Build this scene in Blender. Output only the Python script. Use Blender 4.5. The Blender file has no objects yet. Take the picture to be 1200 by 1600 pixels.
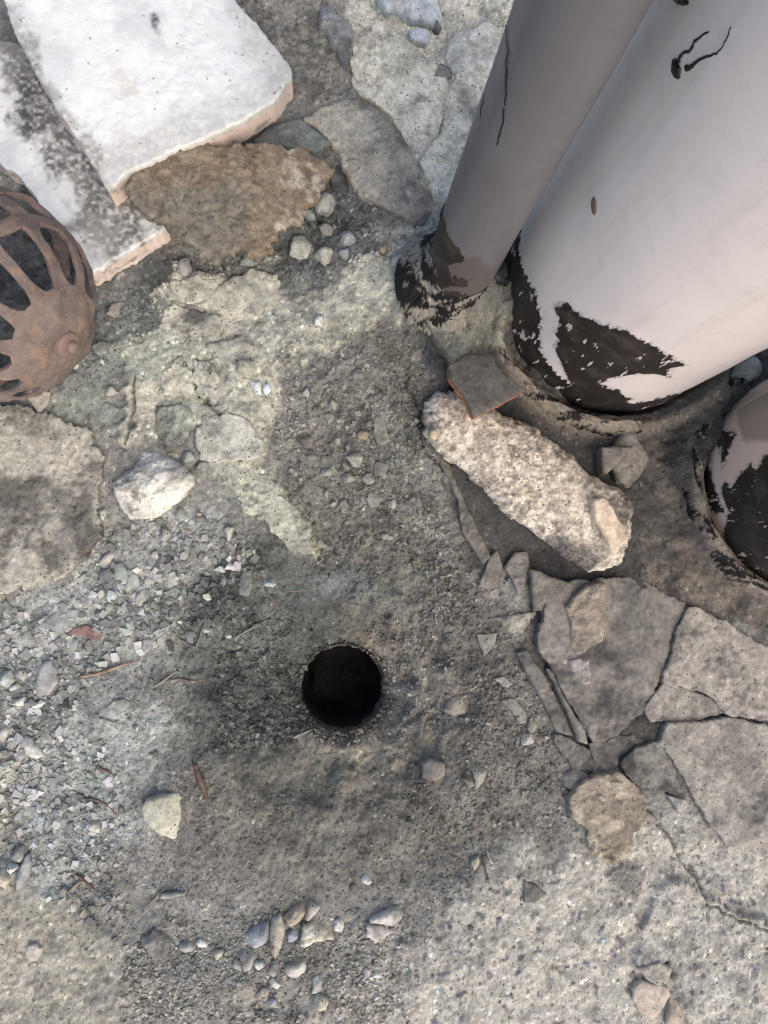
import bpy, bmesh, math, random
import numpy as np
from mathutils import Matrix, Vector
from mathutils.geometry import delaunay_2d_cdt

# ------------------------------------------------------------------ camera, sky, sun, exposure
SC = bpy.context.scene
COL = SC.collection
F, HC = 1200.0, 0.96                     # focal length in photo pixels, camera height in metres
_u = np.array([100.0, 110.0, 1200.0]); _u /= np.linalg.norm(_u)
_x = np.array([1.0, 0, 0]) - _u[0] * _u; _x /= np.linalg.norm(_x)
_y = np.cross(_u, _x)
ROT = np.array([_x, _y, _u])             # camera axes -> world axes
cam = bpy.data.cameras.new('camera')
cam.sensor_fit = 'VERTICAL'; cam.sensor_height = 24.0; cam.lens = 24.0 * F / 1600.0
cam.clip_start = 0.01; cam.clip_end = 100.0
camo = bpy.data.objects.new('camera', cam); COL.objects.link(camo)
M4 = np.eye(4); M4[:3, :3] = ROT; M4[2, 3] = HC
camo.matrix_world = Matrix(M4.tolist())
SC.camera = camo

SUN_AZ, SUN_EL = (0.52, -0.85), math.radians(48)
world = bpy.data.worlds.new("World"); SC.world = world; world.use_nodes = True
wn = world.node_tree.nodes; wl = world.node_tree.links; wn.clear()
sky = wn.new('ShaderNodeTexSky'); sky.sky_type = 'NISHITA'; sky.sun_disc = False
sky.sun_elevation = SUN_EL; sky.sun_rotation = math.atan2(SUN_AZ[0], SUN_AZ[1])
sky.air_density = 0.7; sky.dust_density = 3.0; sky.ozone_density = 1.0
bg = wn.new('ShaderNodeBackground'); bg.inputs['Strength'].default_value = 0.15
wo = wn.new('ShaderNodeOutputWorld')
wl.new(sky.outputs[0], bg.inputs[0]); wl.new(bg.outputs[0], wo.inputs[0])
sl = bpy.data.lights.new('sun', 'SUN'); sl.energy = 1.1; sl.angle = math.radians(80)
sl.color = (1.0, 0.77, 0.58)
so = bpy.data.objects.new('sun', sl); COL.objects.link(so)
so.rotation_euler = Vector((-SUN_AZ[0] * math.cos(SUN_EL), -SUN_AZ[1] * math.cos(SUN_EL), -math.sin(SUN_EL))).to_track_quat('-Z', 'Y').to_euler()
so.location = (1.5, -2.5, 2)
SC.view_settings.view_transform = 'Standard'; SC.view_settings.look = 'None'
SC.view_settings.gamma = 1.0; SC.view_settings.use_curve_mapping = False
SC.view_settings.exposure = 0.80
SC.render.engine = 'CYCLES'
SC.cycles.max_bounces = 6; SC.cycles.diffuse_bounces = 4; SC.cycles.use_denoising = True; SC.cycles.filter_width = 1.1

# ------------------------------------------------------------------ helpers: projection, noise, colour
def P(px, py, z=0.0):
    px = np.asarray(px, float); py = np.asarray(py, float)
    d = np.stack([px - 600.0, 800.0 - py, -F * np.ones_like(px)], -1) @ ROT.T
    t = (np.asarray(z) - HC) / d[..., 2]
    return np.stack([d[..., 0] * t, d[..., 1] * t, np.broadcast_to(z, t.shape)], -1)
def proj(p):
    c = (np.asarray(p, float) - np.array([0, 0, HC])) @ ROT
    return 600.0 + F * c[..., 0] / -c[..., 2], 800.0 - F * c[..., 1] / -c[..., 2]
PX = HC / F                                # metres per photo pixel on the ground

def _mix(h):
    h ^= h >> np.uint32(16); h *= np.uint32(0x7feb352d); h ^= h >> np.uint32(15)
    h *= np.uint32(0x846ca68b); h ^= h >> np.uint32(16)
    return h
def hash01(ix, iy, iz, seed):
    with np.errstate(over='ignore'):
        h = ix.astype(np.uint32) * np.uint32(374761393) + iy.astype(np.uint32) * np.uint32(668265263) \
            + iz.astype(np.uint32) * np.uint32(2147483647 - 58) + np.uint32((seed * 1274126177) & 0xffffffff)
        return _mix(h).astype(np.float64) / 4294967295.0
def vnoise(p, seed=0):
    """value noise in [-1,1]; p is (n,2) or (n,3)"""
    p = p + 1000.0
    i = np.floor(p).astype(np.int64); f = p - i; f = f * f * f * (f * (f * 6 - 15) + 10)
    z0 = np.zeros(len(p), np.int64)
    if p.shape[1] == 2:
        a = hash01(i[:, 0], i[:, 1], z0, seed); b = hash01(i[:, 0] + 1, i[:, 1], z0, seed)
        c = hash01(i[:, 0], i[:, 1] + 1, z0, seed); d = hash01(i[:, 0] + 1, i[:, 1] + 1, z0, seed)
        r = (a + (b - a) * f[:, 0]); s = (c + (d - c) * f[:, 0])
        return (r + (s - r) * f[:, 1]) * 2 - 1
    out = 0
    for dx in (0, 1):
        wx = f[:, 0] if dx else 1 - f[:, 0]
        for dy in (0, 1):
            wy = f[:, 1] if dy else 1 - f[:, 1]
            for dz in (0, 1):
                wz = f[:, 2] if dz else 1 - f[:, 2]
                out = out + wx * wy * wz * hash01(i[:, 0] + dx, i[:, 1] + dy, i[:, 2] + dz, seed)
    return out * 2 - 1
def fbm(p, scale, oct=4, seed=0, gain=0.5):
    p = p * scale; a = 1.0; t = 0; n = 0
    for k in range(oct):
        t = t + a * vnoise(p + 17.3 * k, seed * 31 + k); n += a * a; a *= gain; p = p * 2.03
    return t / math.sqrt(n) * 1.6
def sstep(a, b, x):
    t = np.clip((x - a) / (b - a), 0, 1); return t * t * (3 - 2 * t)
def lin(c):
    c = np.asarray(c, float) / 255.0
    if c.max() - c.min() < 0.30: c = (c + (c.mean() - c) * 0.38) * np.array([0.965, 0.99, 0.98])
    return np.where(c <= 0.04045, c / 12.92, ((c + 0.055) / 1.055) ** 2.4)
def sdpoly(x, y, poly, reach=40.0):
    """signed distance, positive inside; outside the reach it is just -reach"""
    poly = np.asarray(poly, float)
    out = np.full(x.shape, -reach)
    m = (x > poly[:, 0].min() - reach) & (x < poly[:, 0].max() + reach) & (y > poly[:, 1].min() - reach) & (y < poly[:, 1].max() + reach)
    xs, ys = x[m], y[m]
    d = np.full(xs.shape, 1e9); ins = np.zeros(xs.shape, bool)
    for (ax, ay), (bx, by) in zip(poly, np.roll(poly, -1, 0)):
        ex, ey = bx - ax, by - ay
        t = np.clip(((xs - ax) * ex + (ys - ay) * ey) / (ex * ex + ey * ey + 1e-12), 0, 1)
        d = np.minimum(d, (xs - ax - t * ex) ** 2 + (ys - ay - t * ey) ** 2)
        if ay != by:
            c = ((ay > ys) != (by > ys)) & (xs < (bx - ax) * (ys - ay) / (by - ay) + ax)
            ins ^= c
    d = np.sqrt(d)
    out[m] = np.maximum(np.where(ins, d, -d), -reach)
    return out
def dline(x, y, pts, reach=40.0):
    pts = np.asarray(pts, float)
    out = np.full(x.shape, reach)
    m = (x > pts[:, 0].min() - reach) & (x < pts[:, 0].max() + reach) & (y > pts[:, 1].min() - reach) & (y < pts[:, 1].max() + reach)
    xs, ys = x[m], y[m]; d = np.full(xs.shape, 1e9)
    for (ax, ay), (bx, by) in zip(pts[:-1], pts[1:]):
        ex, ey = bx - ax, by - ay
        t = np.clip(((xs - ax) * ex + (ys - ay) * ey) / (ex * ex + ey * ey + 1e-12), 0, 1)
        d = np.minimum(d, (xs - ax - t * ex) ** 2 + (ys - ay - t * ey) ** 2)
    out[m] = np.minimum(np.sqrt(d), reach)
    return out

# ------------------------------------------------------------------ helpers: objects
def mesh_np(name, v, faces, smooth=True, colors=None, attrs=None):
    """faces: list of integer arrays, each (n,3) or (n,4)"""
    me = bpy.data.meshes.new(name)
    v = np.asarray(v, np.float32)
    me.vertices.add(len(v)); me.vertices.foreach_set('co', v.ravel())
    faces = [np.asarray(f, np.int32) for f in faces if len(f)]
    idx = np.concatenate([f.ravel() for f in faces])
    tot = np.concatenate([np.full(len(f), f.shape[1], np.int32) for f in faces])
    me.loops.add(len(idx)); me.loops.foreach_set('vertex_index', idx)
    me.polygons.add(len(tot))
    me.polygons.foreach_set('loop_start', np.concatenate([[0], np.cumsum(tot)[:-1]]).astype(np.int32))
    me.polygons.foreach_set('loop_total', tot)
    me.polygons.foreach_set('use_smooth', np.full(len(tot), smooth))
    me.update(calc_edges=True); me.validate()
    if colors is not None:
        a = me.color_attributes.new('Col', 'FLOAT_COLOR', 'POINT')
        a.data.foreach_set('color', np.concatenate([colors, np.ones((len(v), 1))], 1).astype(np.float32).ravel())
    for k, arr in (attrs or {}).items():
        a = me.attributes.new(k, 'FLOAT', 'POINT'); a.data.foreach_set('value', np.asarray(arr, np.float32))
    return me
def add(name, me, mat=None, parent=None, loc=(0, 0, 0)):
    o = bpy.data.objects.new(name, me); COL.objects.link(o)
    if mat is not None and me is not None: me.materials.append(mat)
    if parent is not None: o.parent = parent
    o.location = loc
    return o
def tag(o, label, cat, group=None):
    o['label'] = label; o['category'] = cat
    if group: o['group'] = group
    return o
def grid_faces(nr, nc, wrap=False):
    r = np.arange(nr - 1)[:, None]; c = np.arange(nc if wrap else nc - 1)[None, :]
    a = r * nc + c; b = r * nc + (c + 1) % nc
    return np.stack([a, b, b + nc, a + nc], -1).reshape(-1, 4)

# ------------------------------------------------------------------ materials
def new_mat(name, rough=0.9, spec=0.3):
    m = bpy.data.materials.new(name); m.use_nodes = True
    nt = m.node_tree; b = nt.nodes['Principled BSDF']
    b.inputs['Roughness'].default_value = rough; b.inputs['Specular IOR Level'].default_value = spec
    return m, nt, b
def nnode(nt, kind, **kw):
    n = nt.nodes.new(kind)
    for k, v in kw.items():
        if k in n.inputs: n.inputs[k].default_value = v
        else: setattr(n, k, v)
    return n
def mathn(nt, op, a, b=None, clamp=False):
    n = nt.nodes.new('ShaderNodeMath'); n.operation = op; n.use_clamp = clamp
    for i, s in enumerate((a, b)):
        if s is None: continue
        if isinstance(s, (int, float)): n.inputs[i].default_value = s
        else: nt.links.new(s, n.inputs[i])
    return n.outputs[0]
def mixc(nt, fac, a, b, mode='MIX'):
    n = nt.nodes.new('ShaderNodeMix'); n.data_type = 'RGBA'; n.blend_type = mode
    for s, v in ((n.inputs[0], fac), (n.inputs[6], a), (n.inputs[7], b)):
        if isinstance(v, (int, float)): s.default_value = v
        elif isinstance(v, (tuple, list, np.ndarray)): s.default_value = (*[float(q) for q in v[:3]], 1)
        else: nt.links.new(v, s)
    return n.outputs[2]
def ramp(nt, fac, lo, hi):
    n = nt.nodes.new('ShaderNodeMapRange'); n.clamp = True
    nt.links.new(fac, n.inputs[0]); n.inputs[1].default_value = lo; n.inputs[2].default_value = hi
    return n.outputs[0]
def coords(nt, scale=(1, 1, 1), rnd=True):
    tc = nt.nodes.new('ShaderNodeTexCoord'); v = tc.outputs['Object']
    if rnd:
        oi = nt.nodes.new('ShaderNodeObjectInfo')
        a = nt.nodes.new('ShaderNodeVectorMath'); a.operation = 'MULTIPLY_ADD'
        nt.links.new(oi.outputs['Random'], a.inputs[0]); a.inputs[1].default_value = (7.3, 3.1, 5.7); nt.links.new(v, a.inputs[2])
        v = a.outputs[0]
    if scale != (1, 1, 1):
        m = nt.nodes.new('ShaderNodeVectorMath'); m.operation = 'MULTIPLY'; nt.links.new(v, m.inputs[0]); m.inputs[1].default_value = scale
        v = m.outputs[0]
    return v
def noise(nt, vec, scale, detail=4, rough=0.6):
    n = nt.nodes.new('ShaderNodeTexNoise'); nt.links.new(vec, n.inputs['Vector'])
    n.inputs['Scale'].default_value = scale; n.inputs['Detail'].default_value = detail; n.inputs['Roughness'].default_value = rough
    return n.outputs['Fac']
def bump(nt, b, h, dist, strength=1.0):
    n = nt.nodes.new('ShaderNodeBump'); nt.links.new(h, n.inputs['Height'])
    n.inputs['Distance'].default_value = dist; n.inputs['Strength'].default_value = strength
    nt.links.new(n.outputs[0], b.inputs['Normal'])
def mineral(name, src='attr', grain=0.45, dist=0.0012, speck=0.0, rough=0.92, gscale=420.0):
    """dusty stone: colour from the 'Col' attribute (or the object colour), grain and pits from noise"""
    m, nt, b = new_mat(name, rough, 0.25)
    v = coords(nt, rnd=(src != 'attr_ground'))
    if src == 'object':
        c = nnode(nt, 'ShaderNodeObjectInfo').outputs['Color']
    else:
        a = nt.nodes.new('ShaderNodeAttribute'); a.attribute_name = 'Col'; c = a.outputs['Color']
    n1 = noise(nt, v, gscale, 5, 0.7); n2 = noise(nt, v, 90.0, 3, 0.6)
    g = mathn(nt, 'ADD', mathn(nt, 'MULTIPLY', mathn(nt, 'SUBTRACT', n1, 0.5), grain * 4.0),
              mathn(nt, 'MULTIPLY', mathn(nt, 'SUBTRACT', n2, 0.5), grain * 1.2))
    g = mathn(nt, 'MAXIMUM', mathn(nt, 'ADD', g, 1.0), 0.25)
    mul = nt.nodes.new('ShaderNodeVectorMath'); mul.operation = 'SCALE'
    nt.links.new(c, mul.inputs[0]); nt.links.new(g, mul.inputs['Scale'])
    c = mul.outputs[0]
    h = mathn(nt, 'ADD', n1, mathn(nt, 'MULTIPLY', n2, 0.8))
    if speck > 0:
        vo = nt.nodes.new('ShaderNodeTexVoronoi'); nt.links.new(v, vo.inputs['Vector']); vo.inputs['Scale'].default_value = 260.0
        r = vo.outputs['Color']
        sx = nt.nodes.new('ShaderNodeSeparateColor'); nt.links.new(r, sx.inputs[0])
        on = mathn(nt, 'GREATER_THAN', sx.outputs[0], 1.0 - speck)
        near = mathn(nt, 'LESS_THAN', vo.outputs['Distance'], 0.33)
        k = mathn(nt, 'MULTIPLY', on, near)
        c = mixc(nt, mathn(nt, 'MULTIPLY', k, 0.75), c, (0.05, 0.05, 0.055))
        h = mathn(nt, 'SUBTRACT', h, mathn(nt, 'MULTIPLY', k, 0.35))
    nt.links.new(c, b.inputs['Base Color'])
    bump(nt, b, h, dist)
    return m
M_GROUND = mineral('ground_grit', 'attr_ground', 0.46, 0.0007, 0.06)
M_STONE = mineral('stone_grain', 'attr', 0.34, 0.0012, 0.05)
M_SCREED = mineral('screed_grain', 'attr', 0.34, 0.0012, 0.10)
M_FINE = mineral('fine_mortar', 'attr', 0.26, 0.0006, 0.0, gscale=650.0)
M_PEB = mineral('pebble_stone', 'object', 0.34, 0.0008, 0.0)
M_GRAVEL = mineral('gravel_grain', 'attr', 0.20, 0.0004, 0.0, gscale=700.0)

M_BLOCK = mineral('broken_concrete', 'attr', 0.48, 0.0018, 0.09, gscale=340.0)
def marble_mat():
    m, nt, b = new_mat('marble', 0.55, 0.4)
    v = coords(nt)
    a = nt.nodes.new('ShaderNodeAttribute'); a.attribute_name = 'Col'
    n1 = noise(nt, v, 28.0, 8, 0.65); n2 = noise(nt, v, 260.0, 4, 0.7); n3 = noise(nt, v, 700.0, 2, 0.5)
    c = mixc(nt, mathn(nt, 'MULTIPLY', ramp(nt, n1, 0.5, 0.75), 0.22), a.outputs['Color'], (0.52, 0.50, 0.47))
    c = mixc(nt, mathn(nt, 'MULTIPLY', ramp(nt, n2, 0.64, 0.72), 0.5), c, (0.22, 0.20, 0.17))
    nt.links.new(c, b.inputs['Base Color'])
    b.inputs['Subsurface Weight'].default_value = 0.12; b.inputs['Subsurface Radius'].default_value = (1.0, 0.7, 0.5); b.inputs['Subsurface Scale'].default_value = 0.006
    bump(nt, b, mathn(nt, 'ADD', n2, n3), 0.0005)
    return m
M_MARBLE = marble_mat()

def vent_mat(name, paint, stain, shade_amt=0.25, rough=0.33):
    m, nt, b = new_mat(name, rough, 0.5)
    v = coords(nt, rnd=True)
    tar = nt.nodes.new('ShaderNodeAttribute'); tar.attribute_name = 'tar'
    dirt = nt.nodes.new('ShaderNodeAttribute'); dirt.attribute_name = 'dirt'
    vs = nt.nodes.new('ShaderNodeVectorMath'); vs.operation = 'MULTIPLY'; nt.links.new(v, vs.inputs[0]); vs.inputs[1].default_value = (1, 1, 0.45)
    nj = noise(nt, vs.outputs[0], 170.0, 6, 0.65); nb = noise(nt, v, 14.0, 4, 0.5); nf = noise(nt, v, 520.0, 3, 0.6)
    t = mathn(nt, 'ADD', tar.outputs['Fac'], mathn(nt, 'MULTIPLY', mathn(nt, 'SUBTRACT', nj, 0.5), 0.026))
    k = ramp(nt, t, -0.0003, 0.0004)
    c = mixc(nt, mathn(nt, 'MULTIPLY', ramp(nt, nb, 0.45, 0.8), shade_amt), paint, stain)
    d = mathn(nt, 'ADD', dirt.outputs['Fac'], mathn(nt, 'MULTIPLY', mathn(nt, 'SUBTRACT', nj, 0.5), 0.9))
    c = mixc(nt, ramp(nt, d, 0.35, 0.75), c, stain)
    c = mixc(nt, mathn(nt, 'MULTIPLY', ramp(nt, nf, 0.74, 0.78), 0.35), c, (0.12, 0.09, 0.07))
    vz_ = nt.nodes.new('ShaderNodeVectorMath'); vz_.operation = 'MULTIPLY'; nt.links.new(v, vz_.inputs[0]); vz_.inputs[1].default_value = (1, 1, 0.06)
    ns_ = noise(nt, vz_.outputs[0], 60.0, 5, 0.6); nm_ = noise(nt, v, 45.0, 6, 0.7)
    c = mixc(nt, mathn(nt, 'MULTIPLY', ramp(nt, ns_, 0.52, 0.75), 0.30), c, stain)
    c = mixc(nt, mathn(nt, 'MULTIPLY', ramp(nt, nm_, 0.50, 0.72), 0.30), c, stain)
    sm = mathn(nt, 'MULTIPLY', ramp(nt, mathn(nt, 'ADD', t, mathn(nt, 'MULTIPLY', mathn(nt, 'SUBTRACT', nf, 0.5), 0.02)), -0.005, 0.001), 0.55)
    c = mixc(nt, sm, c, (0.10, 0.078, 0.06))
    tc = mixc(nt, ramp(nt, nf, 0.60, 0.72), (0.013, 0.010, 0.008), (0.06, 0.048, 0.04))
    vs2 = nt.nodes.new('ShaderNodeVectorMath'); vs2.operation = 'MULTIPLY'; nt.links.new(v, vs2.inputs[0]); vs2.inputs[1].default_value = (1, 1, 0.22)
    flake = mathn(nt, 'GREATER_THAN', mathn(nt, 'ADD', mathn(nt, 'MULTIPLY', noise(nt, vs2.outputs[0], 150.0, 4, 0.6), 0.8), mathn(nt, 'MULTIPLY', noise(nt, v, 22.0, 2, 0.5), 0.42)), 0.745)
    tc = mixc(nt, mathn(nt, 'MULTIPLY', ramp(nt, noise(nt, v, 38.0, 4, 0.6), 0.5, 0.72), 0.7), tc, (0.075, 0.058, 0.045))
    tc = mixc(nt, flake, tc, tuple(np.array(paint) * 0.75))
    c = mixc(nt, k, c, tc)
    nt.links.new(c, b.inputs['Base Color'])
    nt.links.new(mathn(nt, 'ADD', mathn(nt, 'ADD', mathn(nt, 'MULTIPLY', k, 0.2), rough - 0.1), mathn(nt, 'MULTIPLY', nm_, 0.3)), b.inputs['Roughness'])
    bump(nt, b, mathn(nt, 'ADD', mathn(nt, 'MULTIPLY', k, 1.0), mathn(nt, 'ADD', mathn(nt, 'MULTIPLY', nf, 0.12), mathn(nt, 'MULTIPLY', nm_, 0.15))), 0.0012, 0.8)
    return m
M_VENT = vent_mat('white_vent_paint', (0.77, 0.71, 0.66), (0.52, 0.47, 0.41), 0.12)
M_VENT2 = vent_mat('tan_vent_paint', (0.70, 0.58, 0.47), (0.36, 0.31, 0.25), 0.4, 0.5)
M_PIPE = vent_mat('grey_pipe', (0.138, 0.136, 0.142), (0.108, 0.096, 0.09), 0.5, 0.38)
def plain(name, col, rough=0.7, var=0.3, scale=300.0, dist=0.0004, spec=0.4):
    m, nt, b = new_mat(name, rough, spec); v = coords(nt)
    n = noise(nt, v, scale, 4, 0.65)
    c = mixc(nt, mathn(nt, 'MULTIPLY', n, 1.0), tuple(np.array(col) * (1 - var)), tuple(np.minimum(np.array(col) * (1 + var), 1)))
    nt.links.new(c, b.inputs['Base Color']); bump(nt, b, n, dist); return m
M_TAR = plain('bitumen_black', (0.012, 0.010, 0.010), 0.35)
def rust_mat():
    m, nt, b = new_mat('rusty_iron', 0.75, 0.4); v = coords(nt, rnd=False)
    n1 = noise(nt, v, 26.0, 6, 0.65); n2 = noise(nt, v, 330.0, 4, 0.7); n3 = noise(nt, v, 60.0, 4, 0.6)
    c = mixc(nt, ramp(nt, n1, 0.38, 0.62), (0.105, 0.080, 0.070), (0.19, 0.152, 0.13))
    c = mixc(nt, mathn(nt, 'MULTIPLY', ramp(nt, n3, 0.52, 0.68), 0.75), c, (0.25, 0.17, 0.115))
    c = mixc(nt, mathn(nt, 'MULTIPLY', ramp(nt, n2, 0.60, 0.68), 0.7), c, (0.34, 0.26, 0.19))
    nt.links.new(c, b.inputs['Base Color']); bump(nt, b, mathn(nt, 'ADD', n2, n1), 0.0008); return m
M_RUST = rust_mat()
M_HOLE = plain('drain_pipe_silt', (0.045, 0.042, 0.038), 0.9, 0.5, 150.0, 0.002)

# ------------------------------------------------------------------ vents: where they stand
def vent_place(px, py, rpx):
    c = P(px, py, 0.0); k = np.linalg.norm(P(px + 10, py, 0.0) - P(px - 10, py, 0.0)) / 20.0
    return float(c[0]), float(c[1]), float(rpx * k)
VENT = vent_place(955, 464, 179)
VENT2 = vent_place(1258, 752, 161)
PIPE = vent_place(703, 455, 49)
HOLE_Z = -0.088
HOLE = P(536, 1077, HOLE_Z); HOLE_R = 0.0560

# ------------------------------------------------------------------ the ground
def axis(lo, hi, step, far):
    a = list(np.arange(lo, hi, step)); s = step; v = a[-1]; r = []
    while v < far: s *= 1.12; v += s; r.append(v)
    s = step; v = lo; l = []
    while v > -far: s *= 1.12; v -= s; l.append(v)
    return np.array(l[::-1] + a + r)
c4 = P([0, 1200, 0, 1200], [0, 0, 1600, 1600], 0.0)
GX = axis(c4[:, 0].min() - 0.12, c4[:, 0].max() + 0.12, 0.0019, 4.0)
GY = axis(c4[:, 1].min() - 0.12, c4[:, 1].max() + 0.12, 0.0019, 4.0)
gx, gy = np.meshgrid(GX, GY); gx = gx.ravel(); gy = gy.ravel()
W2 = np.stack([gx, gy], 1)
lim = 1.6
qx, qy = proj(np.stack([np.clip(gx, -lim, lim), np.clip(gy, -lim, lim), 0 * gx], 1))
wx = 9 * fbm(W2, 28, 4, 1, 0.6); wy = 9 * fbm(W2, 28, 4, 2, 0.6)
ux, uy = qx + wx * 0.7, qy + wy * 0.7       # broken, wandering edges
sx_, sy_ = qx + wx * 2.2, qy + wy * 2.2     # softer drifting borders

nL = fbm(W2, 7, 3, 3); nM = fbm(W2, 32, 4, 4); nS = fbm(W2, 130, 3, 5); nF = fbm(W2, 330, 2, 6)
Z = 0.003 * nL + 0.0016 * nM
rough = np.ones_like(Z)
C = np.empty((len(Z), 3)); C[:] = lin((134, 130, 121))
def paint(mask, col, mott=0.0, alt=None, n=None):
    global C
    m = np.clip(mask, 0, 1)[:, None]; c = lin(col)[None, :]
    if alt is not None: c = c + (lin(alt)[None, :] - c) * np.clip(n, 0, 1)[:, None]
    C = C * (1 - m) + c * m
def zone(poly, soft=12, warp='s', reach=80):
    x, y = (sx_, sy_) if warp == 's' else (ux, uy)
    return sstep(-soft, soft, sdpoly(x, y, poly, reach))
mott1 = sstep(-0.5, 0.7, fbm(W2, 24, 5, 7, 0.65)); mott2 = sstep(-0.2, 0.7, fbm(W2, 60, 5, 8, 0.65))
# gravel drift, damp silt with the bowl's shade painted in, brown earth
paint(zone([(-80, 880), (150, 840), (330, 780), (430, 850), (420, 960), (360, 1120), (250, 1300), (100, 1400), (-80, 1380)], 40), (158, 159, 151), alt=(132, 133, 127), n=mott1)
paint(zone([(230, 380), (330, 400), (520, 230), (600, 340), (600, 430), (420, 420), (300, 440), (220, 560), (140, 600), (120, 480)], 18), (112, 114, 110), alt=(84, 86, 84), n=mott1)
paint(zone([(440, 540), (640, 480), (680, 640), (700, 780), (760, 900), (640, 900), (470, 850), (420, 700)], 40), (130, 127, 115), alt=(112, 110, 99), n=mott1)
paint(zone([(590, 440), (650, 500), (690, 600), (690, 760), (640, 640), (590, 560)], 20), (128, 121, 106), alt=(114, 108, 96), n=mott1)
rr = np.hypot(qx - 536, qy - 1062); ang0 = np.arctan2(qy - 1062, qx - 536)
paint(sstep(340, 200, rr + wx * 3) * 0.85, (108, 104, 92), alt=(94, 92, 83), n=mott1)
paint(sstep(60, 20, sdpoly(sx_, sy_, [(300, 960), (430, 900), (520, 930), (500, 1150), (430, 1180), (330, 1130)], 120) * -1) * 0.8, (86, 92, 87), alt=(70, 76, 73), n=mott1)  # damp silt, with shade of the bowl's upper-left bank mixed into its colour
paint(zone([(640, 900), (760, 880), (860, 1010), (900, 1180), (880, 1290), (690, 1330), (600, 1210), (690, 1090)], 45) * 0.8, (120, 113, 102), alt=(106, 101, 92), n=mott1)
paint(zone([(250, 1180), (420, 1180), (560, 1220), (720, 1240), (820, 1300), (690, 1370), (480, 1420), (330, 1380), (250, 1300)], 40) * 0.75, (122, 116, 101), alt=(106, 101, 89), n=mott1)
# pale concrete at the bottom and to the right
light = zone([(1260, 1290), (1000, 1270), (900, 1310), (790, 1335), (690, 1420), (600, 1500), (470, 1580), (330, 1700), (1260, 1700)], 42)
paint(light * 0.92, (184, 176, 158), alt=(156, 149, 136), n=mott2)
paint(zone([(-80, 1290), (60, 1380), (110, 1400), (190, 1470), (205, 1530), (185, 1620), (-80, 1660)], 14), (166, 158, 138), alt=(142, 135, 118), n=mott2)
paint(zone([(-80, 1160), (20, 1200), (40, 1270), (20, 1320), (-80, 1340)], 18) * 0.6, (178, 168, 142))
paint(zone([(205, 1530), (400, 1540), (620, 1500), (600, 1640), (190, 1640)], 25) * 0.7, (158, 149, 132), alt=(128, 122, 110), n=mott2)
# upper concrete
paint(zone([(380, -60), (520, -60), (600, 120), (590, 170), (480, 180), (420, 60)], 20), (152, 144, 128), alt=(118, 112, 101), n=mott2)
paint(zone([(540, -60), (900, -60), (860, 200), (700, 330), (690, 410), (600, 430), (610, 360), (680, 330), (640, 230), (560, 140)], 10, 'u'), (226, 212, 180), alt=(194, 183, 157), n=mott2)
paint(zone([(640, 330), (700, 330), (690, 420), (620, 430), (520, 450), (560, 410)], 14), (172, 164, 145), alt=(140, 133, 118), n=mott2)
cz = zone([(262, 430), (345, 412), (430, 430), (445, 460), (550, 415), (630, 415), (640, 470), (560, 540), (450, 590), (420, 650), (410, 730), (340, 720), (290, 690), (208, 690), (200, 600), (185, 560), (200, 540), (248, 490)], 12)
paint(cz, (182, 176, 152), alt=(146, 144, 128), n=mott2)
green = zone([(130, 560), (240, 480), (310, 560), (330, 640), (300, 700), (200, 700), (150, 720), (60, 660)], 45) * sstep(-0.6, 0.5, fbm(W2, 18, 4, 9))
paint(green * 0.5, (140, 154, 134))
ridge_poly = [(322, 724), (360, 712), (400, 728), (432, 756), (462, 790), (482, 815), (486, 868), (452, 852), (425, 828), (402, 804), (375, 792), (360, 768), (350, 746)]
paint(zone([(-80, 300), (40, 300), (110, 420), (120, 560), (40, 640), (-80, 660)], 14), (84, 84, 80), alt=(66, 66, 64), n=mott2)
# mastic and mortar round the vents
def cyl_d(c): return np.hypot(gx - c[0], gy - c[1]) - c[2]
dV, dW, dP = cyl_d(VENT), cyl_d(VENT2), cyl_d(PIPE)
mast = np.maximum(zone([(640, 470), (655, 540), (690, 600), (700, 760), (745, 890), (830, 890), (840, 1010), (890, 1190), (1010, 1180), (1080, 950), (1250, 1010), (1250, 520), (1100, 560), (900, 600), (760, 560), (700, 470)], 12, 'u'),
                  np.maximum(sstep(0.055, 0.035, dV + wx * 0.0006), sstep(0.06, 0.04, dW + wx * 0.0006)) * (qy > 420))
paint(mast, (80, 76, 71), alt=(60, 58, 56), n=sstep(-0.5, 0.9, fbm(W2, 13, 4, 10)))
rough *= 1 - 0.72 * mast
paint(zone([(1010, 830), (1060, 850), (1100, 880), (1190, 930), (1250, 980), (1250, 1020), (1100, 960), (1060, 940), (1020, 890)], 14) * 0.8, (120, 108, 94), alt=(94, 86, 76), n=mott2)
paint(zone([(1080, 760), (1110, 790), (1140, 880), (1100, 880), (1060, 820)], 14) * 0.6, (122, 106, 92))
paint(zone([(990, 700), (1040, 720), (1050, 790), (1010, 790)], 12) * 0.5, (120, 108, 94))
for b in ([(1075, 640), (1120, 610), (1150, 600), (1100, 690), (1060, 720)], [(1120, 650), (1170, 600), (1180, 640), (1140, 690)]):
    paint(zone(b, 10) * 0.6, (66, 66, 64))
collar = zone([(648, 478), (690, 470), (760, 480), (790, 470), (785, 520), (775, 560), (735, 552), (704, 578), (690, 560), (655, 510)], 5, 'u')
paint(collar, (142, 138, 118), alt=(120, 116, 99), n=mott2)
edge = np.exp(-(dline(ux, uy, [(640, 415), (628, 455), (634, 495), (660, 540), (690, 585), (700, 605)]) / 15) ** 2)
paint(edge * 0.8, (76, 74, 76))
paint(np.exp(-((dV - 0.028) / 0.010) ** 2) * (qy > 560) * 0.7, (140, 124, 102))
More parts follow.
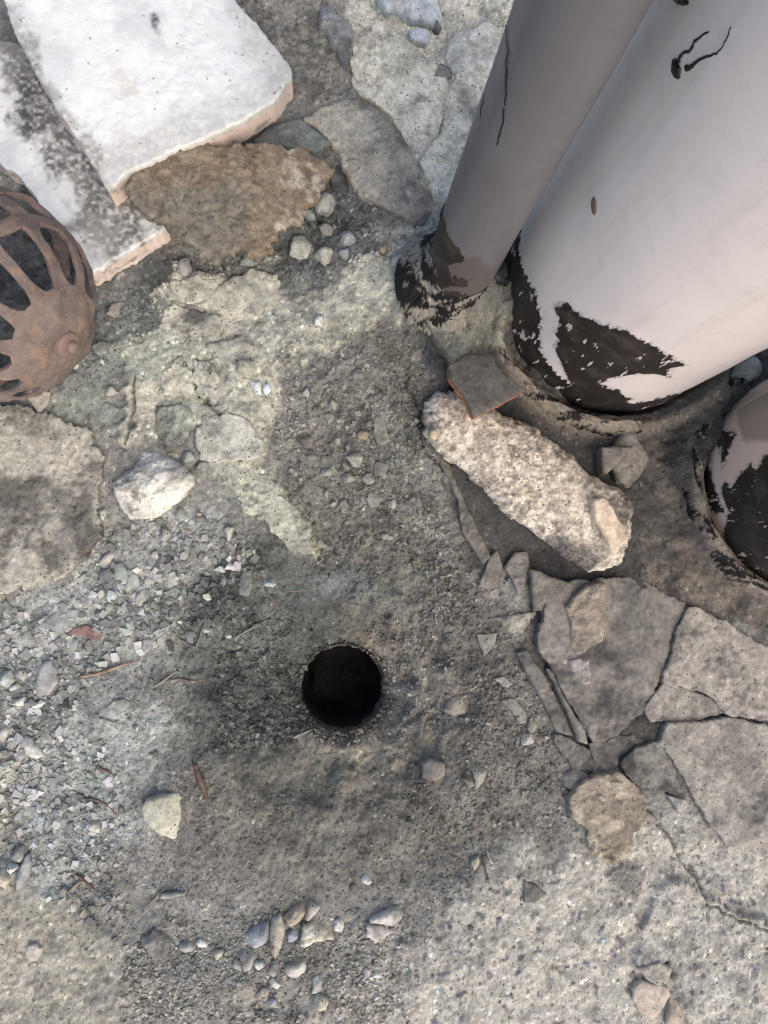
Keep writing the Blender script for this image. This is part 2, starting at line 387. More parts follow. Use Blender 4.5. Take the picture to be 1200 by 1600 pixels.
paint(np.exp(-((rr - 150) / 22) ** 2) * np.exp(-((ang0 + 1.75) / 0.55) ** 2) * 0.7, (116, 126, 124))  # bluish light along the bowl's upper bank, painted into the soil
paint(sstep(140, 100, rr) * sstep(-1.2, -0.7, ang0) * sstep(2.2, 1.2, ang0) * 0.8, (150, 136, 114), alt=(126, 115, 98), n=mott2)  # right and lower bowl walls painted lighter to counter their shading
paint(np.exp(-(((qx - 640) / 55) ** 2 + ((qy - 1080) / 75) ** 2)) * 0.8, (162, 150, 130))  # pale patch right of the hole, painted to offset the slope's shade
paint(np.exp(-(((qx - 560) / 90) ** 2 + ((qy - 1190) / 40) ** 2)) * 0.7, (166, 154, 128))  # soil below the hole painted lighter against the shade on that slope
# heights: bowl, bank, ridges, collars
Z -= 0.024 * np.exp(-(rr / 290) ** 2) + 0.024 * sstep(250, 105, rr + 10 * nM) + 0.044 * sstep(130, 58, rr + 5 * nM + 4 * nL) + 0.004 * sstep(122, 108, rr + 6 * nM) * sstep(-2.4, -1.6, np.arctan2(qy - 1062, qx - 536)) * sstep(0.9, 0.3, np.arctan2(qy - 1062, qx - 536))
bowl = zone([(400, 905), (470, 880), (560, 905), (640, 960), (690, 1060), (700, 1200), (600, 1290), (430, 1290), (330, 1210), (330, 1060)], 40)
Z -= 0.006 * bowl
ang = np.arctan2(qy - 1062, qx - 536)
pol = np.stack([ang * 2.6, (rr + 16 * nM + 22 * nL) / 15.0], 1)
trow = fbm(pol, 1.0, 4, 21, 0.6) * sstep(72, 90, rr) * sstep(250, 150, rr) * sstep(-2.3, -1.5, ang) * sstep(2.9, 2.2, ang)
Z += (0.0011 + 0.0014 * sstep(170, 110, rr)) * trow
C *= (1 + 0.10 * trow)[:, None]
ridge = zone(ridge_poly, 9, 'u')
Z += 0.006 * ridge
paint(ridge, (192, 188, 156), alt=(168, 165, 138), n=mott2)
Z += 0.006 * cz
Z += 0.007 * zone([(1012, 1395), (1060, 1370), (1150, 1420), (1250, 1440), (1250, 1680), (1080, 1680), (1060, 1560), (1050, 1500), (1005, 1512), (992, 1495), (992, 1455)], 4, 'u')
Z += 0.004 * zone([(-80, 1290), (60, 1380), (110, 1400), (190, 1470), (205, 1530), (185, 1620), (-80, 1660)], 6, 'u')
Z += 0.006 * light
paint(zone([(948, 1370), (970, 1355), (1000, 1360), (1014, 1380), (992, 1406), (970, 1400)], 5, 'u') * 0.8, (116, 111, 100))
Z += 0.004 * zone([(948, 1370), (970, 1355), (1000, 1360), (1014, 1380), (992, 1406), (970, 1400)], 5, 'u')
fil = 0.026 * np.exp(-np.clip(dV, 0, 1) / 0.035) + 0.026 * np.exp(-np.clip(dW, 0, 1) / 0.04)
fil = np.maximum(fil, 0.034 * np.exp(-np.clip(dP, 0, 1) / 0.030) + 0.012 * np.exp(-np.clip(dP, 0, 1) / 0.010))
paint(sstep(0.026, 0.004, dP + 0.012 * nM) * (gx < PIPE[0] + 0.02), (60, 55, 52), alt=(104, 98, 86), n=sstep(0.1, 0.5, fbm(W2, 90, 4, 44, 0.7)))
Z += fil * (0.8 + 0.2 * nM)
front = sstep(470, 520, qy) * (qx > 760)
Z += 0.008 * np.exp(-((dV - 0.020) / 0.008) ** 2) * front + 0.009 * np.exp(-((dW - 0.016) / 0.009) ** 2)
Z -= 0.026 * np.exp(-(np.clip(dV, 0, 1) / 0.0045) ** 2) * sstep(600, 640, qy + 0.3 * (qx - 900)) + 0.028 * np.exp(-(np.clip(dW, 0, 1) / 0.005) ** 2) * sstep(690, 720, qy)
Z += 0.014 * collar + 0.05 * np.exp(-((dV + dP) / 0.05) ** 2) * sstep(0.08, 0.05, dV) * sstep(0.08, 0.05, dP)
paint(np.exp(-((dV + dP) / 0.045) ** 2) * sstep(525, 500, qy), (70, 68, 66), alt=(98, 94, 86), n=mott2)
fold = dline(qx, qy, [(1110, 585), (1080, 640), (1060, 700), (1050, 740)])
fold2 = dline(qx, qy, [(1175, 600), (1130, 650), (1095, 720), (1100, 800)])
Z += 0.012 * np.exp(-(fold / 16) ** 2) + 0.010 * np.exp(-(fold2 / 15) ** 2)
Z += 0.008 * np.exp(-(dline(qx, qy, [(640, 420), (630, 460), (640, 510), (690, 590)]) / 14) ** 2)
# cracks
cracks = [([(1010, 1265), (1040, 1300), (1060, 1340), (1095, 1385), (1105, 1440)], 1.0),
          ([(1100, 1405), (1150, 1430), (1190, 1450), (1192, 1470)], 0.9), ([(212, 590), (213, 640), (206, 690)], 2.0), ([(310, 730), (350, 722), (395, 712)], 2.2),
          ([(640, 590), (668, 700), (690, 740)], 1.8), ([(655, 505), (690, 560), (720, 640), (700, 720)], 1.4), ([(305, 565), (312, 625), (350, 640), (385, 655)], 2.0)]
for pts, w in cracks:
    d = dline(ux, uy, pts); k = np.exp(-(d / (w * 1.3)) ** 2)
    Z -= 0.007 * k; paint(k * 0.6, (62, 58, 52))
for (bx, by, br) in ((905, 1055, 20), (1085, 1050, 12), (1150, 1058, 12), (905, 1120, 14), (985, 1210, 22), (1010, 1150, 18), (460, 945, 26), (60, 770, 16), (140, 850, 14)):
    paint(np.exp(-(((sx_ - bx) ** 2 + (sy_ - by) ** 2) / br ** 2)) * 0.5, (62, 60, 58))
# dark blue-black aggregate set in the pale concrete, red flecks
rs = np.random.RandomState(5)
for k in range(150):
    bx, by = rs.uniform(560, 1200), rs.uniform(1330, 1600)
    if by < 1500 - (bx - 560) * 0.5: continue
    r1, r2, a = rs.uniform(2.5, 8), rs.uniform(2, 5), rs.uniform(0, 3.14)
    m = (np.abs(qx - bx) < 16) & (np.abs(qy - by) < 16)
    dx, dy = ux[m] - bx, uy[m] - by
    e = ((dx * math.cos(a) + dy * math.sin(a)) / r1) ** 2 + ((-dx * math.sin(a) + dy * math.cos(a)) / r2) ** 2
    kk = sstep(1.4, 0.7, e)[:, None]; C[m] = C[m] * (1 - kk * 0.8) + lin((78 + rs.randint(30), 80 + rs.randint(30), 92 + rs.randint(36))) * kk * 0.8
# relief of the loose earth
Z += rough * (0.0007 * nS + 0.0005 * nF)
clod = np.clip(fbm(W2, 75, 3, 12), 0.15, 2) - 0.15
Z += rough * 0.0012 * clod * (1 - light) * (1 - cz)
val = (1 + 0.11 * fbm(W2, 45, 5, 14, 0.75) * (0.5 + 0.5 * rough) + 0.17 * fbm(W2, 260, 3, 15, 0.85))
C = np.clip(C * np.clip(val, 0.45, 1.7)[:, None], 0.01, 0.85)
spk = hash01(np.round(gx / 0.0028).astype(np.int64), np.round(gy / 0.0028).astype(np.int64), np.zeros(len(gx), np.int64), 77)
C = np.where((spk > 0.985)[:, None], np.clip(C * 1.9, 0, 0.75), C); C = np.where((spk < 0.012 + 0.012 * light)[:, None], C * 0.4, C)
hr = np.hypot(gx - HOLE[0], gy - HOLE[1])
he = hr
Z0g = Z.copy()
Z = np.where(hr < 0.1, np.minimum(Z, Z - 0.090 * sstep(HOLE_R + 0.011, HOLE_R + 0.004, he)), Z)
Zg = Z.reshape(len(GY), len(GX))
def gz(x, y):
    x = np.atleast_1d(np.asarray(x, float)); y = np.atleast_1d(np.asarray(y, float))
    i = np.clip(np.searchsorted(GX, x) - 1, 0, len(GX) - 2); j = np.clip(np.searchsorted(GY, y) - 1, 0, len(GY) - 2)
    a = np.clip((x - GX[i]) / (GX[i + 1] - GX[i]), 0, 1); b = np.clip((y - GY[j]) / (GY[j + 1] - GY[j]), 0, 1)
    return (Zg[j, i] * (1 - a) + Zg[j, i + 1] * a) * (1 - b) + (Zg[j + 1, i] * (1 - a) + Zg[j + 1, i + 1] * a) * b
Cg = C.reshape(len(GY), len(GX), 3)
def gcol(x, y):
    i = np.clip(np.searchsorted(GX, x), 0, len(GX) - 1); j = np.clip(np.searchsorted(GY, y), 0, len(GY) - 1)
    return Cg[j, i]
def on_ground(px, py):
    z = 0.0
    for _ in range(4):
        p = P(px, py, z); z = float(gz(p[0], p[1])[0])
    return np.array([p[0], p[1], z])
fz = grid_faces(len(GY), len(GX))
keep = ~((hr < HOLE_R + 0.0085)[fz].all(1) | (dV < -0.012)[fz].all(1) | (dW < -0.012)[fz].all(1) | (dP < -0.008)[fz].all(1))
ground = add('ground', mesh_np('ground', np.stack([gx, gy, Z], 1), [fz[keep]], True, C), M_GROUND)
ground['kind'] = 'structure'

# ------------------------------------------------------------------ broken stones and slabs from outlines
def colorize(p, base, alt, seed, mot=24.0, var=0.18, dirt=None, damt=0.0):
    n1 = fbm(p, mot, 4, seed, 0.6); n2 = fbm(p, 110, 3, seed + 1, 0.7); n3 = fbm(p, 300, 2, seed + 2)
    c = lin(base)[None, :] + (lin(alt) - lin(base))[None, :] * sstep(-0.3, 0.8, n1)[:, None]
    if dirt is not None:
        c = c + (lin(dirt)[None, :] - c) * (sstep(0.8 - 1.6 * damt, 1.7 - 1.6 * damt, fbm(p, 15, 5, seed + 3, 0.65) + 0.3 * n2) * 0.9)[:, None]
    return np.clip(c * np.clip(1 + var * n2 + var * 0.7 * n3, 0.4, 1.6)[:, None], 0.008, 0.88)
def stone(name, poly, h, base, alt, mat=None, parent=None, z=None, sink=0.004, tilt=(0, 0), rough=1.3, dome=0.25, facets=0, bev=0.35,
          amp=0.0012, seed=1, res=0.0022, under=0.0, colour=None, var=0.16, mot=24.0, dirt=None, damt=0.0, centre=None, smooth=True, nsc=60.0, grow=0.0):
    """an irregular flat or lumpy stone: outline in photo pixels at its top edge, real thickness h in metres"""
    rng = np.random.RandomState(seed)
    poly = np.asarray(poly, float)
    cpx = poly.mean(0) if centre is None else np.asarray(centre, float)
    if z is None:
        g0 = on_ground(*cpx); zb = g0[2] - sink; zt = g0[2] + h
    else:
        zb, zt = z, z + h
    pts = P(poly[:, 0], poly[:, 1], zt)[:, :2]; cen = P(cpx[0], cpx[1], zt)[:2]
    seg = np.roll(pts, -1, 0) - pts; L = np.hypot(seg[:, 0], seg[:, 1]); per = L.sum()
    n = int(np.clip(per / res, 20, 420)); s = np.linspace(0, per, n, endpoint=False)
    cl = np.concatenate([[0], np.cumsum(L)]); k = np.clip(np.searchsorted(cl, s, 'right') - 1, 0, len(L) - 1)
    o = pts[k] + seg[k] * ((s - cl[k]) / L[k])[:, None]
    t = np.roll(o, -1, 0) - np.roll(o, 1, 0); t /= np.hypot(t[:, 0], t[:, 1])[:, None] + 1e-12
    nrm = np.stack([t[:, 1], -t[:, 0]], 1)
    o3 = np.concatenate([o, np.full((n, 1), seed * 0.37)], 1)
    if grow: o = o + nrm * (grow * PX * (1 if np.cross(o, np.roll(o, -1, 0)).sum() > 0 else -1))
    o = o + nrm * (rough * PX * (fbm(o3, 70, 3, seed, 0.6) + 0.5 * fbm(o3, 260, 2, seed + 9)))[:, None]
    R = np.hypot(*(o - cen).T).mean()
    if np.cross(o, np.roll(o, -1, 0)).sum() < 0: o = o[::-1].copy()
    bv = min(bev * h, 0.4 * R)
    lo_, hi_ = o.min(0), o.max(0)
    X_, Y_ = np.meshgrid(np.arange(lo_[0], hi_[0], res), np.arange(lo_[1], hi_[1], res * 0.866))
    X_ = X_ + (np.arange(X_.shape[0]) % 2)[:, None] * res * 0.5
    X_ = X_.ravel() + rng.uniform(-0.12, 0.12, X_.size) * res; Y_ = Y_.ravel() + rng.uniform(-0.12, 0.12, Y_.size) * res
    sd = sdpoly(X_, Y_, o, 1.0); k_ = sd > res * 0.55
    # finer rows just inside the edge keep the bevel round
    ins = []
    tn = np.roll(o, -1, 0) - np.roll(o, 1, 0); tn /= np.hypot(tn[:, 0], tn[:, 1])[:, None] + 1e-12
    inn = np.stack([-tn[:, 1], tn[:, 0]], 1)
    if bv > res * 0.3 and bv < res * 2:
        q_ = o + inn * bv * 0.45; dq = sdpoly(q_[:, 0], q_[:, 1], o, 1.0); ins = q_[dq > bv * 0.25]
        k_ &= sd > bv * 0.45 + res * 0.45
    inner = np.stack([X_[k_], Y_[k_]], 1)
    if len(ins): inner = np.concatenate([ins, inner])
    allp = np.concatenate([o, inner])
    vo_, _, fo_, ov_, _, _ = delaunay_2d_cdt([Vector((float(x), float(y))) for x, y in (allp - cen)], [(i_, (i_ + 1) % n) for i_ in range(n)], [], 1, 1e-9)
    tv = np.array([(v_.x, v_.y) for v_ in vo_]) + cen
    tf = np.array([list(f_) for f_ in fo_ if len(f_) == 3], int)
    sd = np.maximum(sdpoly(tv[:, 0], tv[:, 1], o, 1.0), 0)
    isb = sd < 1e-7
    # boundary loop in order of the outline
    bi = np.array([int(np.argmin((tv[:, 0] - o[i_, 0]) ** 2 + (tv[:, 1] - o[i_, 1]) ** 2)) for i_ in range(n)])
    e_ = np.clip(1 - sd / max(bv, 1e-6), 0, 1)
    zt_ = zt - bv * (1 - np.sqrt(np.clip(1 - e_ ** 2, 0, 1)))
    Dm = max(sd.max(), 1e-6)
    def shape(xy, zz, edge):
        t_ = sstep(0, 1, (zz - zb) / (zt - zb)); rel = (xy - cen) / R
        zz = zz - dome * h * t_ * edge ** 2.2
        for fx, fy, th_, sl_ in facs:
            zz = zz - sl_ * h * 0.8 * np.maximum(0, rel[:, 0] * fx + rel[:, 1] * fy - th_) * t_
        return zz + (t_ if z is None else 1.0) * (tilt[0] * (xy[:, 0] - cen[0]) + tilt[1] * (xy[:, 1] - cen[1])), t_
    facs = []
    for f in range(facets):
        a_ = rng.uniform(0, 6.283); facs.append((math.cos(a_), math.sin(a_), rng.uniform(0.0, 0.55), rng.uniform(0.5, 1.0)))
    ztop, ttop = shape(tv, zt_, 1 - sd / Dm)
    ns = int(np.clip((zt - zb) / res, 2, 24))
    P_ = [np.concatenate([tv, ztop[:, None]], 1)]; T_ = [ttop]; Ff = []
    prev = bi; cnt = len(tv)
    for q_ in np.linspace(0, 1, ns + 1)[1:]:
        xy = cen + (tv[bi] - cen) * (1 - under * q_)
        zz, t_ = shape(xy, zt - bv - (zt - zb - bv) * q_ + np.zeros(n), np.ones(n))
        P_.append(np.concatenate([xy, zz[:, None]], 1)); T_.append(t_ * 0.999)
        cur = cnt + np.arange(n); cnt += n
        Ff.append(np.stack([prev, cur, np.roll(cur, -1), np.roll(prev, -1)], 1)); prev = cur
    P_.append(np.array([[cen[0], cen[1], P_[-1][:, 2].mean()]])); T_.append(np.zeros(1))
    f3b = np.stack([np.full(n, cnt), np.roll(prev, -1), prev], 1)
    p = np.concatenate(P_); topv = np.concatenate(T_)
    q = p + seed * 1.7
    d = amp * (fbm(q, nsc, 4, seed + 4, 0.65) + 0.5 * fbm(q, nsc * 4, 3, seed + 5, 0.6))
    d = d * (0.45 + 0.8 * sstep(-0.5, 0.6, fbm(q, 20, 2, seed + 7)))
    p[:, 2] += d * topv
    out = np.concatenate([p[:, :2] - cen, np.zeros((len(p), 1))], 1); ol = np.linalg.norm(out, axis=1)[:, None] + 1e-9
    p += out / ol * (d * (1 - topv))[:, None]
    f4 = np.concatenate(Ff); f3 = tf
    c = colorize(q, base, alt, seed, mot, var, dirt, damt) if colour is None else colour(p, topv)
    org = np.array([cen[0], cen[1], zb])
    me = mesh_np(name, p - org, [f4, f3, f3b], smooth, c)
    return add(name, me, mat or M_STONE, parent, org if parent is None else org)

# ------------------------------------------------------------------ cracked screed pieces (parts of the ground)
def plate(poly, h, base, alt, seed, **kw):
    kw = {**dict(rough=2.0, dome=0.03, bev=0.12, grow=3.5, nsc=45.0, amp=0.0011, sink=0.012, mat=M_SCREED, parent=ground, var=0.2, dirt=(88, 84, 76), damt=0.25), **kw}
    return stone('screed_piece', poly, h, base, alt, seed=seed, **kw)
GREY, GREY2 = (158, 148, 134), (134, 127, 116)
DARKM, DARKM2 = (132, 123, 112), (108, 102, 95)
plate([(842, 1005), (858, 930), (905, 910), (990, 905), (1072, 945), (1050, 990), (1042, 1030), (1032, 1060), (1010, 1090), (1004, 1112), (985, 1125), (955, 1150), (930, 1160), (900, 1110), (868, 1050)], 0.009, DARKM, DARKM2, 101, mat=M_FINE, dirt=(76, 73, 70), damt=0.25)
plate([(1078, 950), (1110, 962), (1150, 985), (1185, 1008), (1230, 1020), (1240, 1130), (1180, 1122), (1138, 1112), (1112, 1086), (1075, 1072), (1040, 1064), (1050, 1035), (1055, 1000)], 0.009, GREY, GREY2, 102)
plate([(1038, 1070), (1075, 1080), (1105, 1092), (1128, 1112), (1095, 1122), (1060, 1128), (1018, 1122), (1012, 1108), (1020, 1094)], 0.006, GREY, GREY2, 103)
plate([(1046, 1132), (1095, 1132), (1140, 1124), (1190, 1134), (1250, 1150), (1260, 1330), (1190, 1335), (1140, 1320), (1115, 1290), (1085, 1240), (1055, 1190), (1034, 1160)], 0.013, (162, 152, 138), (138, 130, 119), 104, damt=0.2)
plate([(1022, 1162), (1032, 1165), (1050, 1195), (1075, 1228), (1085, 1250), (1060, 1240), (1035, 1234), (1008, 1236), (985, 1210), (972, 1190), (1000, 1172)], 0.010, (134, 127, 116), (104, 99, 93), 105, dirt=(60, 58, 56), damt=0.5)
plate([(925, 1165), (960, 1155), (990, 1150), (1008, 1165), (975, 1185), (962, 1192), (932, 1186)], 0.006, (124, 114, 103), (100, 94, 86), 106)
plate([(868, 1150), (905, 1168), (923, 1175), (926, 1206), (902, 1198), (884, 1182)], 0.006, (112, 106, 98), (90, 86, 82), 107)
LG, LG2 = (190, 183, 160), (158, 153, 136)
plate([(272, 445), (300, 433), (338, 440), (326, 465), (302, 476), (280, 470)], 0.0035, LG, LG2, 111, rough=3.2, grow=0.5)
plate([(310, 476), (345, 443), (390, 418), (432, 430), (437, 462), (404, 492), (352, 490), (330, 486)], 0.0035, LG, LG2, 112, rough=3.2, grow=0.5)
plate([(247, 502), (268, 473), (302, 482), (348, 494), (345, 518), (290, 522)], 0.0035, LG, LG2, 113, rough=3.2, grow=0.5)
plate([(323, 538), (370, 525), (397, 540), (386, 562), (346, 574), (330, 560)], 0.0035, LG, LG2, 114, rough=3.2, grow=0.5)
plate([(254, 580), (285, 553), (297, 580), (308, 625), (296, 632), (256, 615)], 0.0035, (196, 190, 162), (160, 148, 120), 115, rough=3.2, grow=0.5)
plate([(302, 562), (330, 568), (342, 590), (338, 612), (314, 620), (304, 595)], 0.0035, LG, LG2, 116, rough=3.2, grow=0.5)
plate([(304, 688), (318, 650), (352, 646), (392, 660), (412, 700), (396, 712), (350, 724), (312, 718)], 0.0035, (188, 182, 164), (160, 155, 140), 117, rough=3.2, grow=0.5)
plate([(245, 635), (275, 632), (300, 640), (298, 672), (282, 696), (262, 706), (250, 680)], 0.0035, (164, 166, 146), (136, 140, 124), 118, rough=3.2, grow=0.5)
plate(ridge_poly, 0.010, (184, 180, 156), (156, 153, 134), 119, tilt=(-0.14, -0.12), rough=3.5, grow=0.0, centre=(412, 782), dome=0.15, amp=0.0018, nsc=90.0, dirt=(140, 138, 122), damt=0.3)
# pale concrete at the top, split by the long crack
PALE, PALE2 = (238, 224, 190), (208, 194, 164)
plate([(548, 95), (565, 60), (590, 32), (640, 66), (690, 112), (701, 135), (694, 165), (686, 205), (662, 240), (640, 225), (618, 188), (596, 165), (560, 140)], 0.007, PALE, PALE2, 121, amp=0.0016, damt=0.1, dirt=(140, 133, 118))
plate([(706, 132), (720, 112), (790, 100), (850, 60), (820, 240), (720, 340), (692, 332), (682, 298), (660, 252), (690, 210), (698, 170)], 0.007, (240, 226, 192), (210, 197, 168), 122, amp=0.0016, damt=0.1, dirt=(140, 133, 118))
# plate on the left
plate([(-70, 640), (-20, 625), (60, 640), (130, 668), (165, 712), (154, 740), (151, 800), (158, 836), (128, 866), (110, 892), (40, 918), (-70, 960)], 0.011, (178, 169, 148), (136, 129, 115), 131, rough=4.0, grow=0.0,
      amp=0.0013, sink=0.014, nsc=70.0, dome=0.10, dirt=(98, 92, 82), damt=0.42, mot=20)
# rough raised lump of concrete
plate([(895, 1250), (905, 1230), (935, 1215), (970, 1213), (1000, 1235), (1012, 1260), (1010, 1285), (990, 1300), (985, 1335), (965, 1352), (945, 1345), (925, 1330), (920, 1295), (900, 1275)], 0.016,
      (172, 153, 126), (138, 124, 104), 141, amp=0.0024, nsc=95.0, dome=0.22)

# ------------------------------------------------------------------ vents and pipe
def ray_cyl(px, py, c):
    d = ROT @ np.array([px - 600.0, 800.0 - py, -F]); ox, oy = -c[0], -c[1]
    a = d[0] ** 2 + d[1] ** 2; b = 2 * (ox * d[0] + oy * d[1]); cc = ox * ox + oy * oy - c[2] ** 2
    t = (-b - math.sqrt(max(b * b - 4 * a * cc, 0))) / (2 * a)
    x, y = d[0] * t, d[1] * t
    th0 = math.atan2(-c[1], -c[0]); th = math.atan2(y - c[1], x - c[0]) - th0
    th = (th + math.pi) % (2 * math.pi) - math.pi
    return c[2] * th, HC + d[2] * t
def vent(name, label, c, mat, height, tars, dirts, group=None):
    root = bpy.data.objects.new(name, None); COL.objects.link(root); root.location = (c[0], c[1], 0)
    tag(root, label, 'vent pipe', group)
    th0 = math.atan2(-c[1], -c[0])
    nt_ = max(96, int(2 * math.pi * c[2] / 0.0022)); th = np.linspace(-math.pi, math.pi, nt_, endpoint=False)
    zs = np.concatenate([np.arange(-0.04, 0.16, 0.0022), np.linspace(0.16, height, 60)])
    T, ZZ = np.meshgrid(th, zs); T = T.ravel(); ZZ = ZZ.ravel()
    s = T * c[2]
    tar = np.full(len(s), -0.05)
    for poly in tars:
        uv = [ray_cyl(px, py, c) for px, py in poly]; tar = np.maximum(tar, sdpoly(s, ZZ, uv, 0.05))
    dirt = np.zeros(len(s))
    dirt = 0.55 * sstep(0.075, 0.0, ZZ - 0.02 + 0.02 * fbm(np.stack([s, ZZ], 1), 30, 3, 43)) * (0.6 + 0.4 * fbm(np.stack([s, ZZ], 1), 12, 3, 45))
    for poly in dirts:
        uv = [ray_cyl(px, py, c) for px, py in poly]; dirt = np.maximum(dirt, sstep(-0.012, 0.012, sdpoly(s, ZZ, uv, 0.05)))
    w = np.stack([s, ZZ], 1); rr_ = c[2] + 0.0008 * fbm(w, 9, 2, 41) + np.where(tar > 0, 0.0012, 0)
    v = np.stack([rr_ * np.cos(T + th0), rr_ * np.sin(T + th0), ZZ], 1)
    me = mesh_np('body', v, [grid_faces(len(zs), nt_, True)], True, None, {'tar': tar, 'dirt': dirt})
    add('body', me, mat, root)
    rim = [(c[2] + 0.001, height - 0.012), (c[2] + 0.004, height - 0.010), (c[2] + 0.004, height + 0.004), (c[2] * 0.5, height + 0.010), (0.0002, height + 0.012)]
    ta = np.linspace(0, 2 * math.pi, 96, endpoint=False)
    add('cap', mesh_np('cap', np.concatenate([np.stack([r_ * np.cos(ta), r_ * np.sin(ta), np.full(96, z_)], 1) for r_, z_ in rim]), [grid_faces(len(rim), 96, True)], True), mat, root)
    return root
def on_vent(path, c, off=0.0006):
    th0 = math.atan2(-c[1], -c[0]); out = []
    for px, py in path:
        s, z = ray_cyl(px, py, c); a = s / c[2] + th0
        out.append(((c[2] + off) * math.cos(a), (c[2] + off) * math.sin(a), z))
    return np.array(out)
def tube(name, pts, radii, mat, parent=None, n=6, flat=None, loc=(0, 0, 0), colors=None):
    pts = np.asarray(pts, float); rings = []
    radii = np.broadcast_to(radii, (len(pts),))
    for i, p in enumerate(pts):
        t = pts[min(i + 1, len(pts) - 1)] - pts[max(i - 1, 0)]; t = t / (np.linalg.norm(t) + 1e-9)
        up = np.array([0, 0, 1.0]) if flat is None else np.array([p[0], p[1], 0]) / (math.hypot(p[0], p[1]) + 1e-9)
        s = np.cross(t, up); s = s / (np.linalg.norm(s) + 1e-9); w = np.cross(s, t)
        k = 1.0 if flat is None else flat
        for q in range(n):
            a = 2 * math.pi * q / n; rings.append(p + radii[i] * (s * math.cos(a) + w * k * math.sin(a)))
    v = np.array(rings); m = len(pts)
    f = grid_faces(m, n, True)
    v = np.concatenate([v, pts[:1], pts[-1:]])
    i = np.arange(n); j = (i + 1) % n
    f3 = np.concatenate([np.stack([np.full(n, m * n), j, i], 1), np.stack([np.full(n, m * n + 1), (m - 1) * n + i, (m - 1) * n + j], 1)])
    return add(name, mesh_np(name, v, [f, f3], True, colors), mat, parent, loc)
def dense(path, k=6):
    path = np.asarray(path, float); out = []
    for a, b in zip(path[:-1], path[1:]):
        for t in np.linspace(0, 1, k, endpoint=False): out.append(a + (b - a) * t)
    return np.array(out + [path[-1]])
T1 = [(826, 320), (812, 380), (815, 417), (836, 455), (845, 500), (841, 525), (846, 552), (870, 585), (900, 605), (940, 622), (990, 629), (1060, 612), (1075, 640), (1000, 700), (880, 700), (770, 620), (740, 500), (780, 400)]
T2 = [(866, 478), (885, 478), (910, 496), (930, 505), (985, 520), (1030, 545), (1072, 570), (1045, 575), (1046, 590), (1030, 584), (1000, 583), (950, 590), (935, 600), (965, 608), (985, 624), (960, 632), (900, 612), (884, 582), (874, 560), (868, 545), (874, 530), (866, 522), (876, 510), (874, 498)]
vroot = vent('vent_duct', 'large white round vent with black bitumen smears round its foot', VENT, M_VENT, 0.68, [T1, T2],
             [[(840, 560), (900, 622), (1000, 640), (1110, 600), (1110, 640), (900, 690), (800, 600)]])
rng = np.random.RandomState(3)
def drip(path, widths, parent, c, off=0.0004):
    d = dense(path, 5); d[1:-1] += rng.normal(0, 0.8, d[1:-1].shape)
    return tube('bitumen_drip', on_vent(d, c, off), np.interp(np.linspace(0, 1, len(d)), np.linspace(0, 1, len(widths)), widths), M_TAR, parent, 8, 0.35)
drip([(1054, 96), (1055, 104), (1058, 113), (1061, 123)], [0.0025, 0.0042, 0.0045, 0.0012], vroot, VENT)
drip([(1060, 98), (1064, 88), (1070, 82), (1080, 78), (1086, 64), (1096, 56), (1108, 49)], [0.0016, 0.0011, 0.0009, 0.0010, 0.0009, 0.0007, 0.0005], vroot, VENT)
drip([(1072, 107), (1078, 106), (1090, 95), (1104, 88), (1120, 84), (1130, 72), (1136, 60), (1143, 42)], [0.0022, 0.0016, 0.0010, 0.0008, 0.0006, 0.0004, 0.0005, 0.0004], vroot, VENT)
drip([(1056, -8), (1064, 0), (1076, 5)], [0.0035, 0.003, 0.001], vroot, VENT)
st = tube('rust_spot', on_vent(dense([(928, 308), (928, 336)], 8), VENT, 0.0002), 0.0048 * np.sqrt(np.clip(1 - np.linspace(-1, 1, 9) ** 2, 0.02, 1)), plain('rust_spot_brown', (0.17, 0.13, 0.10), 0.8), vroot, 8, 0.2)
T3 = [(1140, 800), (1128, 770), (1132, 752), (1142, 766), (1150, 752), (1160, 738), (1172, 724), (1182, 736), (1190, 718), (1200, 710), (1300, 690), (1330, 1000), (1180, 1000), (1130, 880)]
T3b = [(1117, 680), (1128, 672), (1148, 680), (1145, 692), (1138, 700), (1136, 715), (1128, 728), (1127, 700), (1115, 692)]
T3c = [(1100, 700), (1108, 720), (1118, 770), (1130, 800), (1110, 800), (1095, 740)]
v2 = vent('vent_duct', 'second vent at the right edge, tan and grey paint over peeling black bitumen', VENT2, M_VENT2, 0.64, [T3, T3b, T3c], [[(1150, 640), (1200, 610), (1300, 600), (1300, 680), (1200, 690), (1160, 690)]])
TP = [(690, 325), (694, 345), (703, 372), (722, 395), (722, 410), (700, 415), (705, 430), (735, 438), (730, 448), (700, 445), (690, 455), (668, 450), (655, 430), (630, 420), (640, 380), (670, 330)]
TP3 = [(655, 436), (690, 458), (715, 452), (745, 468), (775, 446), (778, 472), (745, 492), (700, 500), (655, 485)]
TP2 = [(730, 475), (745, 468), (775, 440), (780, 470), (750, 490)]
proot = vent('vent_pipe', 'narrow grey pipe standing against the left of the large white vent', PIPE, M_PIPE, 0.62, [TP, TP2, TP3], [[(665, 440), (700, 410), (745, 400), (770, 420), (770, 480), (700, 520), (650, 500)]])
drip([(791, 40), (793, 80), (791, 120), (789, 165)], [0.0008, 0.0009, 0.0012, 0.0006], proot, PIPE)
drip([(788, 170), (785, 195), (780, 212), (778, 228)], [0.0010, 0.0007, 0.0009, 0.0004], proot, PIPE)
drip([(757, 145), (752, 165), (750, 185)], [0.0005, 0.0009, 0.0004], proot, PIPE)
drip([(694, 318), (688, 331), (690, 346)], [0.002, 0.0065, 0.002], proot, PIPE)

